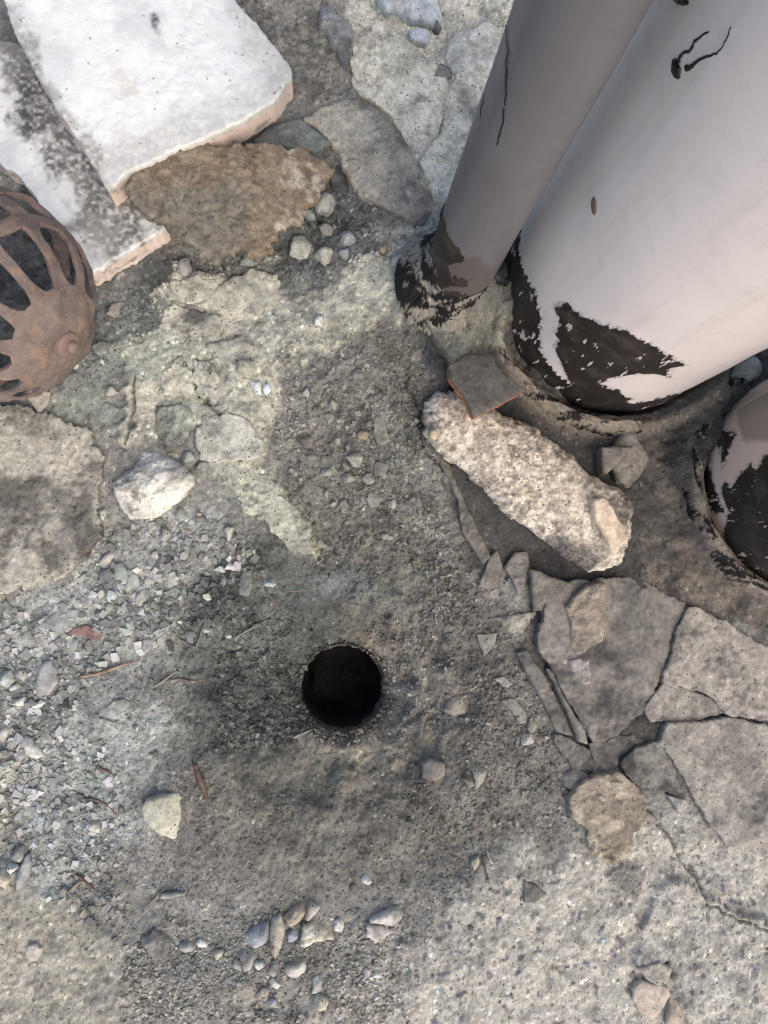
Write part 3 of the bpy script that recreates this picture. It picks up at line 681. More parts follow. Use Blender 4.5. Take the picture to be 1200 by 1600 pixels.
# flared mortar and bitumen collars bedded round the feet
def collar_part(root, c, prof, seed, tan, tarry, arc=(-math.pi, math.pi), name='mortar_collar'):
    th0 = math.atan2(-c[1], -c[0]); n = 200; a = np.linspace(arc[0], arc[1], n)
    ks = np.linspace(0, 1, 26); pr = np.array(prof); rr0 = np.interp(ks, pr[:, 0], pr[:, 1]); zz0 = np.interp(ks, pr[:, 0], pr[:, 2])
    A, K = np.meshgrid(a, np.arange(26)); A = A.ravel(); K = K.ravel()
    w = np.stack([np.cos(A) * 3, np.sin(A) * 3, ks[K] * 1.2], 1)
    full = arc[1] - arc[0] > 6.2
    n1 = fbm(w, 1.7, 4, seed, 0.6); n2 = fbm(np.stack([A * (3.6 if full else 9) + 4 * ks[K], ks[K] * (4.0 if full else 3.0), 0 * A], 1), 1.0, 5, seed + 1, 0.75)
    end = np.clip((1 - np.abs((A - np.mean(arc)) / (0.5 * (arc[1] - arc[0])))) * 8, 0, 1) if arc[1] - arc[0] < 6.2 else 1.0
    bul = np.sin(np.pi * ks[K])
    rad = c[2] + rr0[K] + bul * (0.0022 * n1 + 0.0010 * n2); z = zz0[K] - 0.02 * (1 - end) + bul * (0.0022 * n1)
    if full: z = z * (0.70 + 0.30 * sstep(-0.3, 0.8, -np.sin(A + 0.5)))
    gx_, gy_ = c[0] + (c[2] + rr0[K]) * np.cos(A + th0), c[1] + (c[2] + rr0[K]) * np.sin(A + th0)
    v = np.stack([rad * np.cos(A + th0), rad * np.sin(A + th0), z], 1)
    t = sstep(0.0, 0.2, n2 + tarry - 0.3 + 0.25 * n1 + (0.5 * (1 - ks[K]) - 0.1 + 0.35 * np.sin(-A - 0.5) if full else 0))[:, None]
    col = (lin(tan)[None] * (1 - t) + lin((34, 30, 28))[None] * t) * np.clip(1 + 0.25 * fbm(w, 14, 3, seed + 2), 0.5, 1.5)[:, None]
    return add(name, mesh_np(name, v, [grid_faces(26, n)], True, np.clip(col, 0.008, 0.8)), M_FINE, root)
collar_part(proot, PIPE, [(0, 0.0003, 0.128), (0.12, 0.0022, 0.112), (0.4, 0.0075, 0.088), (0.7, 0.015, 0.066), (1, 0.034, 0.030)], 61, (150, 137, 117), 0.30)
collar_part(vroot, VENT, [(0, 0.006, -0.01), (0.2, 0.008, 0.022), (0.5, 0.017, 0.032), (0.8, 0.028, 0.024), (1, 0.034, -0.01)], 63, (140, 124, 104), 0.16, (-1.25, 1.0), 'mastic_lip')
collar_part(v2, VENT2, [(0, 0.006, -0.01), (0.2, 0.008, 0.024), (0.5, 0.015, 0.033), (0.8, 0.024, 0.026), (1, 0.032, -0.01)], 65, (132, 117, 100), 0.16, (-1.4, 1.2), 'mastic_lip')

# ------------------------------------------------------------------ the drain in the hole
drain = bpy.data.objects.new('drain_pipe', None); COL.objects.link(drain); drain.location = (HOLE[0], HOLE[1], -0.07)
tag(drain, 'dark round drain hole with rubble at the bottom of its pipe', 'drain')
th = np.linspace(0, 2 * math.pi, 120, endpoint=False)
# worn mortar rim that lines the mouth of the hole
na = 260; ta = np.linspace(0, 2 * math.pi, na, endpoint=False)
pr = [(0.034, -0.006), (0.026, -0.001), (0.019, 0.0010), (0.013, 0.0006), (0.009, -0.0012), (0.006, -0.0038), (0.0038, -0.0070), (0.0022, -0.0115), (0.0010, -0.018), (0.0003, -0.027), (0.0, -0.042), (0.0, -0.065)]
Zs = Zg.copy(); Zg[:] = Z0g.reshape(Zg.shape)
rv = []; rc = []
for q_, (dr, dz) in enumerate(pr):
    w3 = np.stack([np.cos(ta) * 2.2, np.sin(ta) * 2.2, np.full(na, q_ * 0.16)], 1)
    r_ = HOLE_R + dr + (0.0020 * fbm(w3, 1.5, 4, 71, 0.65) + 0.0009 * fbm(np.stack([np.cos(ta) * 9, np.sin(ta) * 9, np.full(na, q_ * 1.3)], 1), 1, 3, 72)) * (1.0 if dr > -0.0008 else 0.7)
    x_, y_ = HOLE[0] + r_ * np.cos(ta), HOLE[1] + r_ * np.sin(ta)
    e_ = np.maximum(r_, HOLE_R + 0.004)
    z_ = gz(HOLE[0] + e_ * np.cos(ta), HOLE[1] + e_ * np.sin(ta)) + dz + 0.0010 * fbm(np.stack([np.cos(ta) * 6, np.sin(ta) * 6, np.full(na, q_ * 1.1)], 1), 1, 3, 73)
    rv.append(np.stack([x_, y_, z_], 1))
    cc_ = gcol(HOLE[0] + (HOLE_R + max(dr, 0.006)) * np.cos(ta), HOLE[1] + (HOLE_R + max(dr, 0.006)) * np.sin(ta))
    k_ = np.clip((0.004 - dr) / 0.0045, 0, 1) * (1 - 0.5 * np.clip((-dz - 0.012) / 0.03, 0, 1))
    rc.append((cc_ * (1 - k_) + lin((104, 95, 82)) * k_) * np.clip(1 + 0.25 * fbm(np.stack([np.cos(ta) * 4, np.sin(ta) * 4, np.full(na, q_ * 2.1)], 1), 1.0, 4, 74, 0.7), 0.5, 1.6)[:, None])
rimm = add('mortar_rim', mesh_np('mortar_rim', np.concatenate(rv) - np.array(drain.location), [grid_faces(len(pr), na, True)], True, np.concatenate(rc)), M_GROUND, drain)
rows = [(HOLE_R + 0.0025, -0.035), (HOLE_R + 0.0025, -0.06), (HOLE_R + 0.0025, -0.12), (HOLE_R + 0.002, -0.26)]
vv = np.concatenate([np.stack([(r + 0.0012 * fbm(np.stack([np.cos(th) * 3, np.sin(th) * 3, np.full(120, z * 20)], 1), 3, 3, 5)) * np.cos(th), r * np.sin(th), np.full(120, z) + 0.002 * vnoise(np.stack([np.cos(th) * 6, np.sin(th) * 6], 1), 3)], 1) for r, z in rows])
add('pipe_wall', mesh_np('pipe_wall', vv, [grid_faces(len(rows), 120, True)], True), M_HOLE, drain)
gr, gt = np.meshgrid(np.linspace(0, HOLE_R + 0.004, 24), np.linspace(0, 2 * math.pi, 49))
bx, by = (gr * np.cos(gt)).ravel(), (gr * np.sin(gt)).ravel()
add('silt', mesh_np('silt', np.stack([bx, by, -0.185 + 0.012 * fbm(np.stack([bx, by], 1), 34, 4, 6)], 1), [grid_faces(49, 24)], True), M_HOLE, drain)

# ------------------------------------------------------------------ marble slabs, flat stones, block, tile
def marble_colour(seed, dirtpolys, cut=(234, 186, 162)):  # cut: warm light painted as pink on the slab's side faces
    def f(p, topv):
        n = len(p); w = p + seed
        n1 = fbm(w, 12, 5, seed, 0.6); n2 = fbm(w, 55, 4, seed + 1, 0.65); n3 = fbm(w, 220, 3, seed + 2)
        c = np.empty((n, 3)); c[:] = lin((232, 228, 222))
        c += (lin((214, 212, 210)) - lin((232, 228, 222))) * sstep(0.0, 0.9, n1)[:, None]
        x, y = proj(p)
        x = x + 14 * fbm(w, 30, 4, seed + 5, 0.6); y = y + 14 * fbm(w, 30, 4, seed + 6, 0.6)
        for poly, col, soft, amt in dirtpolys:
            k = sstep(-soft, soft, sdpoly(x, y, poly, 90) + soft * (0.9 + 0.5 * n2)) * amt
            c += (lin(col)[None] - c) * (k * np.clip(0.8 + 0.35 * n3, 0, 1))[:, None]
        c *= np.clip(1 + 0.05 * n2, 0.7, 1.1)[:, None]
        side = sstep(0.96, 0.84, topv)
        sc_ = lin(cut)[None] + (lin((150, 120, 100)) - lin(cut))[None] * sstep(0.3, 1.1, n2)[:, None]
        c += (sc_ - c) * (side * 0.75)[:, None]
        sp = hash01(*(np.floor(p / 0.0022 + fbm(w, 300, 2, 9)[:, None]).astype(np.int64).T), 3) > 0.9975
        c[sp] *= 0.35
        return np.clip(c, 0.02, 0.88)
    return f
SOIL = (104, 99, 92)
s2 = stone('marble_slab', [(-70, 55), (38, 66), (120, 130), (300, 300), (265, 352), (137, 433), (96, 362), (62, 318), (30, 277), (-70, 205)], 0.036, (235, 232, 228), (210, 205, 200), M_MARBLE, z=0.004,
           rough=1.8, dome=0.0, bev=0.05, amp=0.0005, seed=201, res=0.0022, centre=(110, 270),
           colour=marble_colour(3, [([(10, 70), (60, 60), (150, 220), (270, 330), (240, 352), (205, 372), (180, 382), (148, 350), (118, 305), (85, 250), (45, 160)], SOIL, 16, 1.0),
                                    ([(40, 110), (75, 150), (70, 200), (40, 195)], (70, 66, 62), 14, 0.85), ([(130, 350), (180, 360), (150, 400), (125, 390)], (140, 134, 124), 16, 0.7),
                                    ([(-70, 55), (38, 66), (20, 95), (-70, 120)], (120, 116, 110), 16, 0.8)]))
tag(s2, 'lower white marble slab, half covered with dark soil, under the other slab', 'marble slab')
s1 = stone('marble_slab', [(-10, -70), (5, 0), (20, 42), (48, 98), (86, 168), (124, 222), (158, 280), (168, 297), (202, 266), (282, 228), (352, 198), (425, 156), (457, 116), (455, 100), (438, 78), (414, 48), (378, 12), (330, -70)], 0.042,
           (238, 236, 232), (215, 212, 208), M_MARBLE, z=0.041, tilt=(-0.03, 0.02), rough=1.8, dome=0.0, bev=0.05, amp=0.0005, seed=203, res=0.0024, centre=(225, 120),
           colour=marble_colour(7, [([(150, 250), (180, 235), (300, 190), (420, 130), (470, 110), (440, 170), (280, 240), (170, 310)], (182, 176, 160), 20, 0.6),
                                    ([(375, 0), (400, 40), (440, 90), (470, 110), (440, 130), (395, 75), (360, 20)], (178, 172, 158), 16, 0.6),
                                    ([(20, 30), (60, 120), (110, 200), (170, 300), (150, 290), (80, 190), (10, 60)], (128, 118, 106), 10, 0.7),
                                    ([(178, 125), (198, 120), (196, 140), (182, 143)], (200, 180, 158), 9, 0.5),
                                    ([(233, 26), (246, 22), (244, 46), (236, 52)], (60, 48, 44), 6, 1.0)]))
tag(s1, 'upper white marble slab with warm light painted on its edges, lying on the other slab', 'marble slab')
sb = stone('stone_slab', [(195, 300), (212, 275), (230, 246), (234, 218), (262, 211), (288, 222), (312, 218), (340, 227), (400, 222), (440, 221), (480, 230), (526, 251), (506, 276), (490, 302), (476, 326), (455, 342), (432, 358), (426, 378), (404, 390), (376, 385),
                          (350, 396), (336, 406), (318, 399), (290, 376), (262, 357), (240, 345), (214, 326)], 0.014, (142, 117, 88), (124, 113, 94), z=0.052, tilt=(-0.10, 0.06), rough=4.0, dome=0.12, bev=0.2, amp=0.0014, nsc=75.0,
           seed=205, dirt=(172, 156, 132), damt=0.22, mot=16, centre=(350, 300), var=0.22)
tag(sb, 'rust brown jagged stone slab leaning on the marble slabs', 'stone slab')
sf = stone('stone_slab', [(472, 176), (500, 158), (545, 148), (592, 164), (622, 200), (650, 238), (678, 278), (684, 318), (664, 346), (632, 336), (602, 322), (562, 302), (541, 272), (524, 226), (502, 198)], 0.018, (196, 182, 156), (164, 152, 132),
           rough=2.0, dome=0.06, bev=0.15, facets=3, amp=0.0014, nsc=80.0, seed=207, dirt=(112, 106, 97), damt=0.35, tilt=(0.04, 0.02), mot=14)
tag(sf, 'long flat grey stone lying across the pale concrete near the pipe', 'stone slab')
blk = stone('concrete_block', [(663, 640), (668, 620), (690, 604), (720, 604), (760, 620), (800, 645), (850, 665), (885, 692), (930, 735), (965, 752), (995, 770), (1001, 790), (996, 830), (982, 878), (957, 892), (930, 893), (900, 875), (850, 833), (800, 800), (760, 762), (722, 722), (692, 702), (671, 676)],
            0.048, (212, 190, 164), (180, 160, 138), mat=M_BLOCK, rough=2.4, dome=0.20, bev=0.42, amp=0.0009, nsc=200.0, facets=0, seed=209, res=0.0016, under=0.12, mot=40, var=0.34, dirt=(104, 96, 88), damt=0.20, tilt=(0.0, 0.0))
tag(blk, 'rough pinkish broken concrete block lying below the white vent', 'concrete block')
def on_obj_z(o, px, py):
    bpy.context.view_layer.update()
    return None
def part_on(parent, name, poly, z, h, base, alt, mat, seed, **kw):
    o = stone(name, poly, h, base, alt, mat, None, z=z, seed=seed, **kw)
    o.parent = parent; o.location = o.location - parent.location
    return o
part_on(blk, 'mortar_skin', [(921, 778), (938, 777), (955, 792), (972, 815), (984, 838), (987, 850), (975, 852), (968, 868), (958, 862), (950, 842), (935, 820), (924, 800)], 0.030, 0.0205, (214, 184, 152), (190, 158, 128), M_FINE, 211, rough=1.2, dome=0.0, bev=0.2, amp=0.0008, tilt=(-0.02, 0.28))
part_on(blk, 'pebble', [(672, 670), (681, 667), (684, 677), (679, 686), (671, 681)], 0.026, 0.02, (200, 172, 128), (190, 160, 118), M_STONE, 212, dome=0.2)
til = stone('tile_fragment', [(702, 569), (728, 552), (757, 551), (788, 583), (821, 609), (782, 632), (741, 653), (724, 618), (702, 590)], 0.014, (102, 93, 84), (88, 80, 73), M_FINE, z=0.064, tilt=(0.03, 0.02), rough=0.6, dome=0.02, bev=0.15, amp=0.0004, seed=213, res=0.0018,
            colour=lambda p, t: (lambda q: q + (lin((176, 108, 72))[None] - q) * sstep(0.8, 0.4, t)[:, None])(colorize(p, (96, 88, 80), (80, 74, 68), 213, 20, 0.2, (128, 118, 104), 0.15)))
tag(til, 'broken dark tile with an orange edge propped on the concrete block', 'tile')

# ------------------------------------------------------------------ the domed strainer
def strainer():
    z0 = 0.098
    cc = P(-22.0, 464.0, z0)
    R = 165.0 * np.linalg.norm(cc - np.array([0, 0, HC])) / math.hypot(F, math.hypot(622, 336))
    vz = np.array([0, 0, HC]) - cc; vz /= np.linalg.norm(vz)
    vx = ROT.T @ np.array([1.0, 0, 0]) if False else np.array([1.0, 0, 0]); vx = vx - vz * vx.dot(vz); vx /= np.linalg.norm(vx)
    vy = np.cross(vz, vx)
    ax = 0.63 * vx - 0.40 * vy + 0.665 * vz; ax /= np.linalg.norm(ax)
    e1 = np.cross(ax, [0, 0, 1.0]); e1 /= np.linalg.norm(e1); e2 = np.cross(ax, e1)
    root = bpy.data.objects.new('roof_strainer', None); COL.objects.link(root); root.location = (cc[0], cc[1], cc[2] - R * 0.9)
    tag(root, 'rusty brown domed drain strainer with slots and a central bolt', 'strainer')
    off = np.array(root.location)
    def pt(th, ph, r):
        st = 1.0 + 0.16 * np.clip((th - 1.0) / 0.7, 0, 1) ** 2 * 0    # plain dome
        return cc - off + r[..., None] * (np.cos(th)[..., None] * ax + np.sin(th)[..., None] * (np.cos(ph)[..., None] * e1 + np.sin(ph)[..., None] * e2))
    def shell(name, t0, t1, f0, f1, nt, nf, full=False, thick=0.0045, r=None, w0=None, w1=None):
        """a piece of dome with real thickness; w0/w1: half widths (radians of azimuth) at both ends"""
        r = R if r is None else r
        t = np.linspace(t0, t1, nt); rows = []
        for lay in (0, 1):
            for ti in t:
                a, b = f0, f1
                if w0 is not None:
                    k = (ti - t0) / (t1 - t0); m_ = (f0 + f1) / 2; w = w0 + (w1 - w0) * k + 0.05 * (abs(2 * k - 1)) ** 4; a, b = m_ - w / math.sin(ti), m_ + w / math.sin(ti)
                ph = np.linspace(a, b, nf, endpoint=not full)
                rows.append(pt(np.full(nf, ti), ph, np.full(nf, r - lay * thick)))
        v = np.array(rows).reshape(-1, 3); n = nt * nf
        v = v + (0.0014 * fbm(v + 3, 45, 4, 8, 0.6))[:, None] * ax + 0.0008 * np.stack([fbm(v + 5, 70, 3, 9), fbm(v + 9, 70, 3, 10), fbm(v + 13, 70, 3, 12)], 1)
        f = [grid_faces(nt, nf, full), grid_faces(nt, nf, full)[:, ::-1] + n]
        c = np.arange(nf if full else nf - 1); d = (c + 1) % nf
        f.append(np.stack([c, c + n, d + n, d], 1)); b_ = (nt - 1) * nf; f.append(np.stack([b_ + c, b_ + d, b_ + d + n, b_ + c + n], 1))
        if not full:
            k = np.arange(nt - 1) * nf; f.append(np.stack([k, k + nf, k + nf + n, k + n], 1)); k2 = k + nf - 1; f.append(np.stack([k2, k2 + n, k2 + nf + n, k2 + nf], 1))
        o = add(name, mesh_np(name, v, [np.concatenate(f)], True), M_RUST, root)
        md = o.modifiers.new('bevel', 'BEVEL'); md.width = 0.0009; md.segments = 2; md.limit_method = 'ANGLE'
        return o
    rad = math.radians
    shell('cap', 0.02, rad(31), 0, 2 * math.pi, 18, 72, True)
    N = 12
    for k in range(N):
        a = 2 * math.pi * (k + 0.30) / N
        shell('rib', rad(30.5), rad(63), a - 0.1, a + 0.1, 16, 7, w0=0.047, w1=0.050, thick=0.0052, r=R - 0.0002)
        shell('rib', rad(69.5), rad(88), a - 0.1, a + 0.1, 10, 7, w0=0.062, w1=0.058, thick=0.0052, r=R - 0.0002)
    shell('ring_band', rad(62.5), rad(70), 0, 2 * math.pi, 6, 96, True)
    shell('rim', rad(87.5), rad(96), 0, 2 * math.pi, 6, 96, True, 0.007, R + 0.002)
    # washer and bolt head on the axis
    def disc(name, prof):
        th_ = np.linspace(0, 2 * math.pi, 40, endpoint=False)
        v = np.concatenate([[cc - off + ax * (R + h) + r * (math.cos(t) * e1 + math.sin(t) * e2) for t in th_] for r, h in prof])
        return add(name, mesh_np(name, v, [grid_faces(len(prof), 40, True)], True), M_W, root)
    M_W = plain('washer_rust', (0.19, 0.135, 0.11), 0.6, 0.45, 220.0, 0.0008)
    disc('washer', [(0.0002, 0.0046), (0.0125, 0.0042), (0.0140, 0.0036), (0.0150, 0.0020), (0.0150, -0.004)])
    disc('bolt', [(0.0001, 0.0125), (0.0040, 0.0120), (0.0058, 0.0105), (0.0068, 0.0080), (0.0070, 0.002)])
strainer()

# ------------------------------------------------------------------ stones laid one by one
def blob(cx, cy, w, h, ang=0, n=8, seed=1):
    n = n if n > 9 else max(5, n - 2)
    r = np.random.RandomState(seed); a = np.sort((np.arange(n) + r.uniform(-0.33, 0.33, n)) * 2 * math.pi / n)
    k = r.uniform(0.74, 1.14, n); x, y = np.cos(a) * w / 2 * k, np.sin(a) * h / 2 * k; t = math.radians(ang)
    return [(cx + x_ * math.cos(t) - y_ * math.sin(t), cy + x_ * math.sin(t) + y_ * math.cos(t)) for x_, y_ in zip(x, y)]
WHT, CRM, GRY, DGR, BRN, PNK, BLU, GRN = ((212, 207, 194), (178, 172, 160)), ((198, 186, 156), (164, 153, 130)), ((164, 161, 152), (130, 127, 121)), ((120, 116, 108), (94, 91, 86)), \
    ((150, 136, 116), (122, 110, 95)), ((190, 164, 150), (164, 142, 130)), ((152, 157, 165), (122, 127, 135)), ((146, 150, 136), (116, 120, 110))
_n = [300]
def rock(name, label, poly, hmm, pal, group=None, cat='stone', **kw):
    _n[0] += 1
    p = np.asarray(poly, float); size = math.sqrt(max((p[:, 0].max() - p[:, 0].min()) * (p[:, 1].max() - p[:, 1].min()), 1)) * PX
    kw = {**dict(rough=0.7, dome=0.2, facets=4, bev=0.2, amp=min(0.0012, size * 0.03), res=max(0.0010, min(0.0020, size / 16)), sink=0.003, seed=_n[0], var=0.14, mot=30), **kw}
    o = stone(name, poly, hmm / 1000.0, pal[0], pal[1], **kw)
    return tag(o, label, cat, group)
rock('stone', 'big whitish rock with a brown spot, left of the yellow ridge', [(170, 757), (178, 742), (204, 728), (210, 700), (218, 692), (250, 703), (275, 720), (299, 741), (299, 754), (275, 781), (240, 805), (215, 811), (192, 812), (178, 790)], 30, ((216, 208, 192), (180, 172, 158)),
     res=0.0018, amp=0.0018, dome=0.22, facets=4, dirt=(104, 96, 86), damt=0.22)
rock('stone', 'pale lichen-stained rock with a straight right edge, lower left of the hole', [(219, 1265), (225, 1252), (240, 1247), (284, 1243), (283, 1265), (276, 1295), (270, 1316), (250, 1306), (232, 1296), (222, 1283)], 16, ((196, 189, 160), (160, 152, 124)), amp=0.0016, facets=2, dome=0.15)
rock('stone', 'long pointed pale stone at the left edge, below the red fragment', [(40, 1100), (52, 1070), (62, 1036), (75, 1033), (88, 1048), (85, 1070), (75, 1085), (52, 1100)], 12, ((186, 178, 172), (156, 150, 146)))
rock('stone', 'blunt greenish white stone cut by the left edge above the long pointed stone', blob(4, 1062, 32, 38, 20, 7, 2), 12, ((190, 192, 182), (160, 162, 154)))
rock('stone', 'small knobbly stone between the edge stone and the pointed stone', blob(31, 1056, 21, 24, 0, 8, 3), 9, GRY)
rock('stone', 'thin pale sliver below the small knobbly stone at the left', blob(22, 1074, 26, 10, -25, 7, 4), 5, WHT)
rock('stone', 'pale triangular chip beside the tip of the long pointed stone', [(18, 1100), (38, 1086), (36, 1104), (28, 1110)], 5, WHT)
rock('stone', 'flat grey chip under the pale triangular chip at the left edge', [(-4, 1096), (10, 1094), (13, 1112), (4, 1120), (-4, 1112)], 5, GRY)
rock('stone', 'bright stone at the left edge, level with the bottom of the hole', blob(2, 1146, 22, 32, 0, 7, 5), 9, WHT)
rock('stone', 'broad pale stone split at its side, left of the reddish twig', [(27, 1165), (35, 1152), (45, 1157), (60, 1175), (66, 1183), (55, 1189), (40, 1183)], 9, ((206, 200, 186), (170, 164, 152)))
rock('stone', 'pale tooth-shaped chip left of the lichen-stained rock', [(134, 1306), (140, 1285), (149, 1276), (155, 1292), (154, 1306)], 8, ((206, 198, 178), (176, 168, 150)))
rock('stone', 'flat lilac-grey triangular chip near the left edge', [(42, 1284), (56, 1281), (68, 1283), (64, 1304), (55, 1298)], 5, ((178, 178, 182), (152, 152, 156)))
rock('stone', 'long smooth upright grey pebble near the lower left edge', [(19, 1398), (21, 1380), (35, 1341), (43, 1335), (45, 1352), (42, 1366), (35, 1386), (28, 1398)], 9, ((162, 158, 156), (136, 132, 130)), facets=1, dome=0.5)
rock('stone', 'roundish grey stone touching the top of the long upright pebble', blob(25, 1336, 24, 34, 15, 8, 6), 11, GRY)
rock('stone', 'small pale stone tucked left of the long upright pebble', blob(14, 1360, 24, 18, 10, 7, 7), 9, WHT)
rock('stone', 'pale wedge cut by the left edge beside the long upright pebble', blob(3, 1376, 22, 36, -20, 7, 8), 9, CRM)
rock('stone', 'lone pale pinkish stone on the smooth concrete at the lower left', [(38, 1490), (42, 1479), (54, 1477), (64, 1486), (63, 1496), (52, 1506), (44, 1507)], 8, ((206, 192, 180), (186, 172, 160)), facets=1)
rock('stone', 'narrow pale chip pointing down, above the blue speck', [(92, 1394), (98, 1389), (103, 1393), (101, 1407), (97, 1412)], 5, GRY)
rock('stone', 'crumbly dark earth clod at the lower left', blob(247, 1482, 50, 56, 0, 9, 9), 12, ((134, 130, 120), (110, 106, 98)), facets=0, amp=0.002, dome=0.5, cat='clod')
rock('stone', 'round white pebble right of the dark earth clod', blob(291, 1483, 25, 22, 0, 9, 10), 9, ((196, 190, 178), (170, 164, 154)), facets=0, dome=0.5)
rock('stone', 'oval white pebble next to the round white pebble', blob(316, 1477, 21, 13, 15, 8, 11), 6, WHT, facets=0, dome=0.5)
rock('stone', 'small cream pebble right of the oval white pebble', blob(340, 1493, 17, 19, 0, 8, 12), 6, CRM, facets=0, dome=0.5)
rock('stone', 'blue-grey stone at the left of the bottom heap', [(377, 1467), (395, 1450), (418, 1444), (420, 1470), (415, 1480), (395, 1485)], 11, BLU)
rock('stone', 'long beige upright stone in the bottom heap', [(420, 1456), (425, 1440), (438, 1431), (446, 1455), (441, 1480), (430, 1502), (421, 1490)], 13, ((178, 166, 142), (150, 138, 116)), facets=1)
rock('stone', 'rough tan stone at the top of the bottom heap', [(441, 1438), (455, 1424), (475, 1412), (477, 1430), (466, 1445), (455, 1451)], 13, ((176, 156, 130), (138, 120, 100)), amp=0.0018)
rock('stone', 'smooth cream angular stone at the upper right of the bottom heap', [(476, 1442), (480, 1420), (486, 1412), (502, 1421), (495, 1433), (482, 1446)], 12, ((208, 196, 172), (180, 168, 146)))
rock('stone', 'shiny light blue chip in the middle of the bottom heap', [(449, 1461), (462, 1455), (471, 1462), (458, 1479), (450, 1475)], 8, ((184, 190, 204), (150, 157, 170)))
rock('stone', 'large squarish cream stone at the right of the bottom heap', [(468, 1479), (474, 1452), (490, 1444), (518, 1440), (523, 1474), (496, 1475), (476, 1483)], 14, ((214, 202, 172), (182, 172, 140)), amp=0.0015)
rock('stone', 'crumbly pale chip right of the squarish cream stone', blob(530, 1446, 17, 25, 10, 8, 13), 6, WHT)
rock('stone', 'upper half of the split pale rock right of the bottom heap', [(579, 1441), (600, 1430), (610, 1424), (621, 1422), (631, 1434), (616, 1453), (596, 1450), (579, 1447)], 12, ((198, 186, 172), (168, 156, 144)), facets=2)
rock('stone', 'lower half of the split pale rock right of the bottom heap', [(573, 1449), (595, 1453), (616, 1461), (600, 1468), (587, 1479), (572, 1467)], 11, ((204, 192, 180), (174, 162, 150)), facets=2)
rock('stone', 'pale grey angular stone under the blue-grey stone', [(370, 1486), (385, 1483), (402, 1500), (391, 1518), (380, 1521)], 9, GRY)
rock('stone', 'small pale wedge left of the pale grey angular stone', blob(370, 1510, 17, 23, -30, 7, 14), 6, GRY)
rock('stone', 'white pitted pebble below the long beige stone', blob(406, 1512, 21, 18, 0, 8, 15), 7, ((218, 214, 204), (160, 156, 148)))
rock('stone', 'pale marbled stone at the bottom of the heap', [(445, 1519), (450, 1500), (460, 1487), (475, 1505), (480, 1530), (462, 1538), (450, 1531)], 13, ((196, 188, 178), (150, 144, 130)))
rock('stone', 'thin grey shard standing below the long beige stone', blob(427, 1520, 17, 32, 10, 7, 16), 7, GRY)
rock('stone', 'white flattish chip below the thin grey shard', blob(428, 1541, 26, 16, 10, 8, 17), 6, WHT)
rock('stone', 'pinkish tan chip at the bottom left of the heap', blob(408, 1553, 26, 21, -30, 7, 18), 6, ((184, 168, 148), (160, 146, 130)))
rock('stone', 'blunt pale cone-shaped chip right of the marbled stone', [(487, 1555), (490, 1534), (496, 1529), (506, 1545), (505, 1555)], 8, WHT)
rock('stone', 'cream knobbly stone at the bottom edge below the cone-shaped chip', blob(501, 1571, 27, 24, 0, 9, 19), 8, CRM)
rock('stone', 'bluish chip near the bottom edge under the heap', blob(427, 1570, 20, 16, 30, 7, 20), 5, BLU)
rock('stone', 'bright white roof-shaped chip below the bowl of the hole', [(562, 1378), (572, 1367), (583, 1381), (574, 1385)], 7, ((224, 214, 202), (190, 182, 172)))
rock('stone', 'dull beige pebble left of the bright roof-shaped chip', blob(551, 1390, 22, 16, 0, 8, 21), 6, BRN)
rock('stone', 'larger of two pale chips below the split pale rock', blob(574, 1523, 20, 18, -20, 7, 22), 6, WHT)
rock('stone', 'smaller of two pale chips below the split pale rock', blob(589, 1526, 15, 13, -20, 7, 23), 5, WHT)
rock('stone', 'dark grey flat chip with a pointed side on the pale concrete', [(820, 1378), (835, 1382), (855, 1398), (836, 1412), (819, 1412)], 7, ((136, 128, 117), (112, 106, 98)), facets=1, dome=0.1)
rock('stone', 'pale upright chip beside the straw at the bottom right', blob(744, 1350, 22, 28, 10, 7, 24), 7, CRM)
rock('stone', 'slim pale vertical chip on the pale concrete, below the straw', blob(782, 1441, 12, 26, 5, 7, 25), 4, GRY)
# right-hand group of flakes
rock('stone', 'flat brown flake leaning left beside the membrane, left of two upright flakes', [(748, 916), (765, 872), (776, 860), (786, 885), (776, 914), (768, 922)], 9, ((138, 128, 114), (118, 108, 96)), facets=1, dome=0.1, tilt=(0.1, 0.1))
rock('stone', 'ragged upright grey flake right of the brown leaning flake', [(788, 886), (805, 862), (825, 862), (829, 885), (819, 920), (811, 930), (800, 905)], 9, ((132, 124, 113), (108, 102, 94)), facets=1, dome=0.1)
rock('stone', 'four-cornered dark flake below the tip of the concrete block', [(830, 890), (846, 893), (860, 900), (903, 914), (886, 950), (860, 951), (835, 956), (832, 925)], 15, ((134, 124, 112), (116, 108, 98)), facets=0, dome=0.05, bev=0.2, tilt=(0.0, 0.12))
rock('stone', 'long kite-shaped brown flake with a pinkish lower edge', [(885, 948), (900, 930), (915, 914), (935, 908), (945, 911), (948, 945), (950, 985), (945, 1003), (920, 1020), (910, 1031), (893, 1015), (892, 970)], 20, ((156, 138, 116), (130, 116, 100)), facets=0, dome=0.1, tilt=(0.05, 0.15))
rock('stone', 'small pink chip under the tip of the kite-shaped flake', [(870, 1040), (880, 1023), (893, 1018), (896, 1034), (880, 1042)], 15, PNK)
rock('stone', 'lilac-grey flake below the tip of the kite-shaped flake', [(888, 1031), (905, 1028), (922, 1030), (926, 1068), (912, 1071), (895, 1052)], 15, ((158, 146, 140), (138, 128, 124)), facets=0, dome=0.05)
rock('stone', 'small rounded ochre pebble beside the lilac-grey flake', [(875, 1051), (884, 1043), (893, 1052), (894, 1067), (886, 1078)], 14, ((150, 132, 104), (128, 112, 90)))
rock('stone', 'pale half-moon stone under the four-cornered dark flake', [(775, 967), (800, 961), (847, 954), (844, 972), (820, 985), (800, 991), (788, 976)], 9, ((180, 170, 150), (154, 145, 128)))
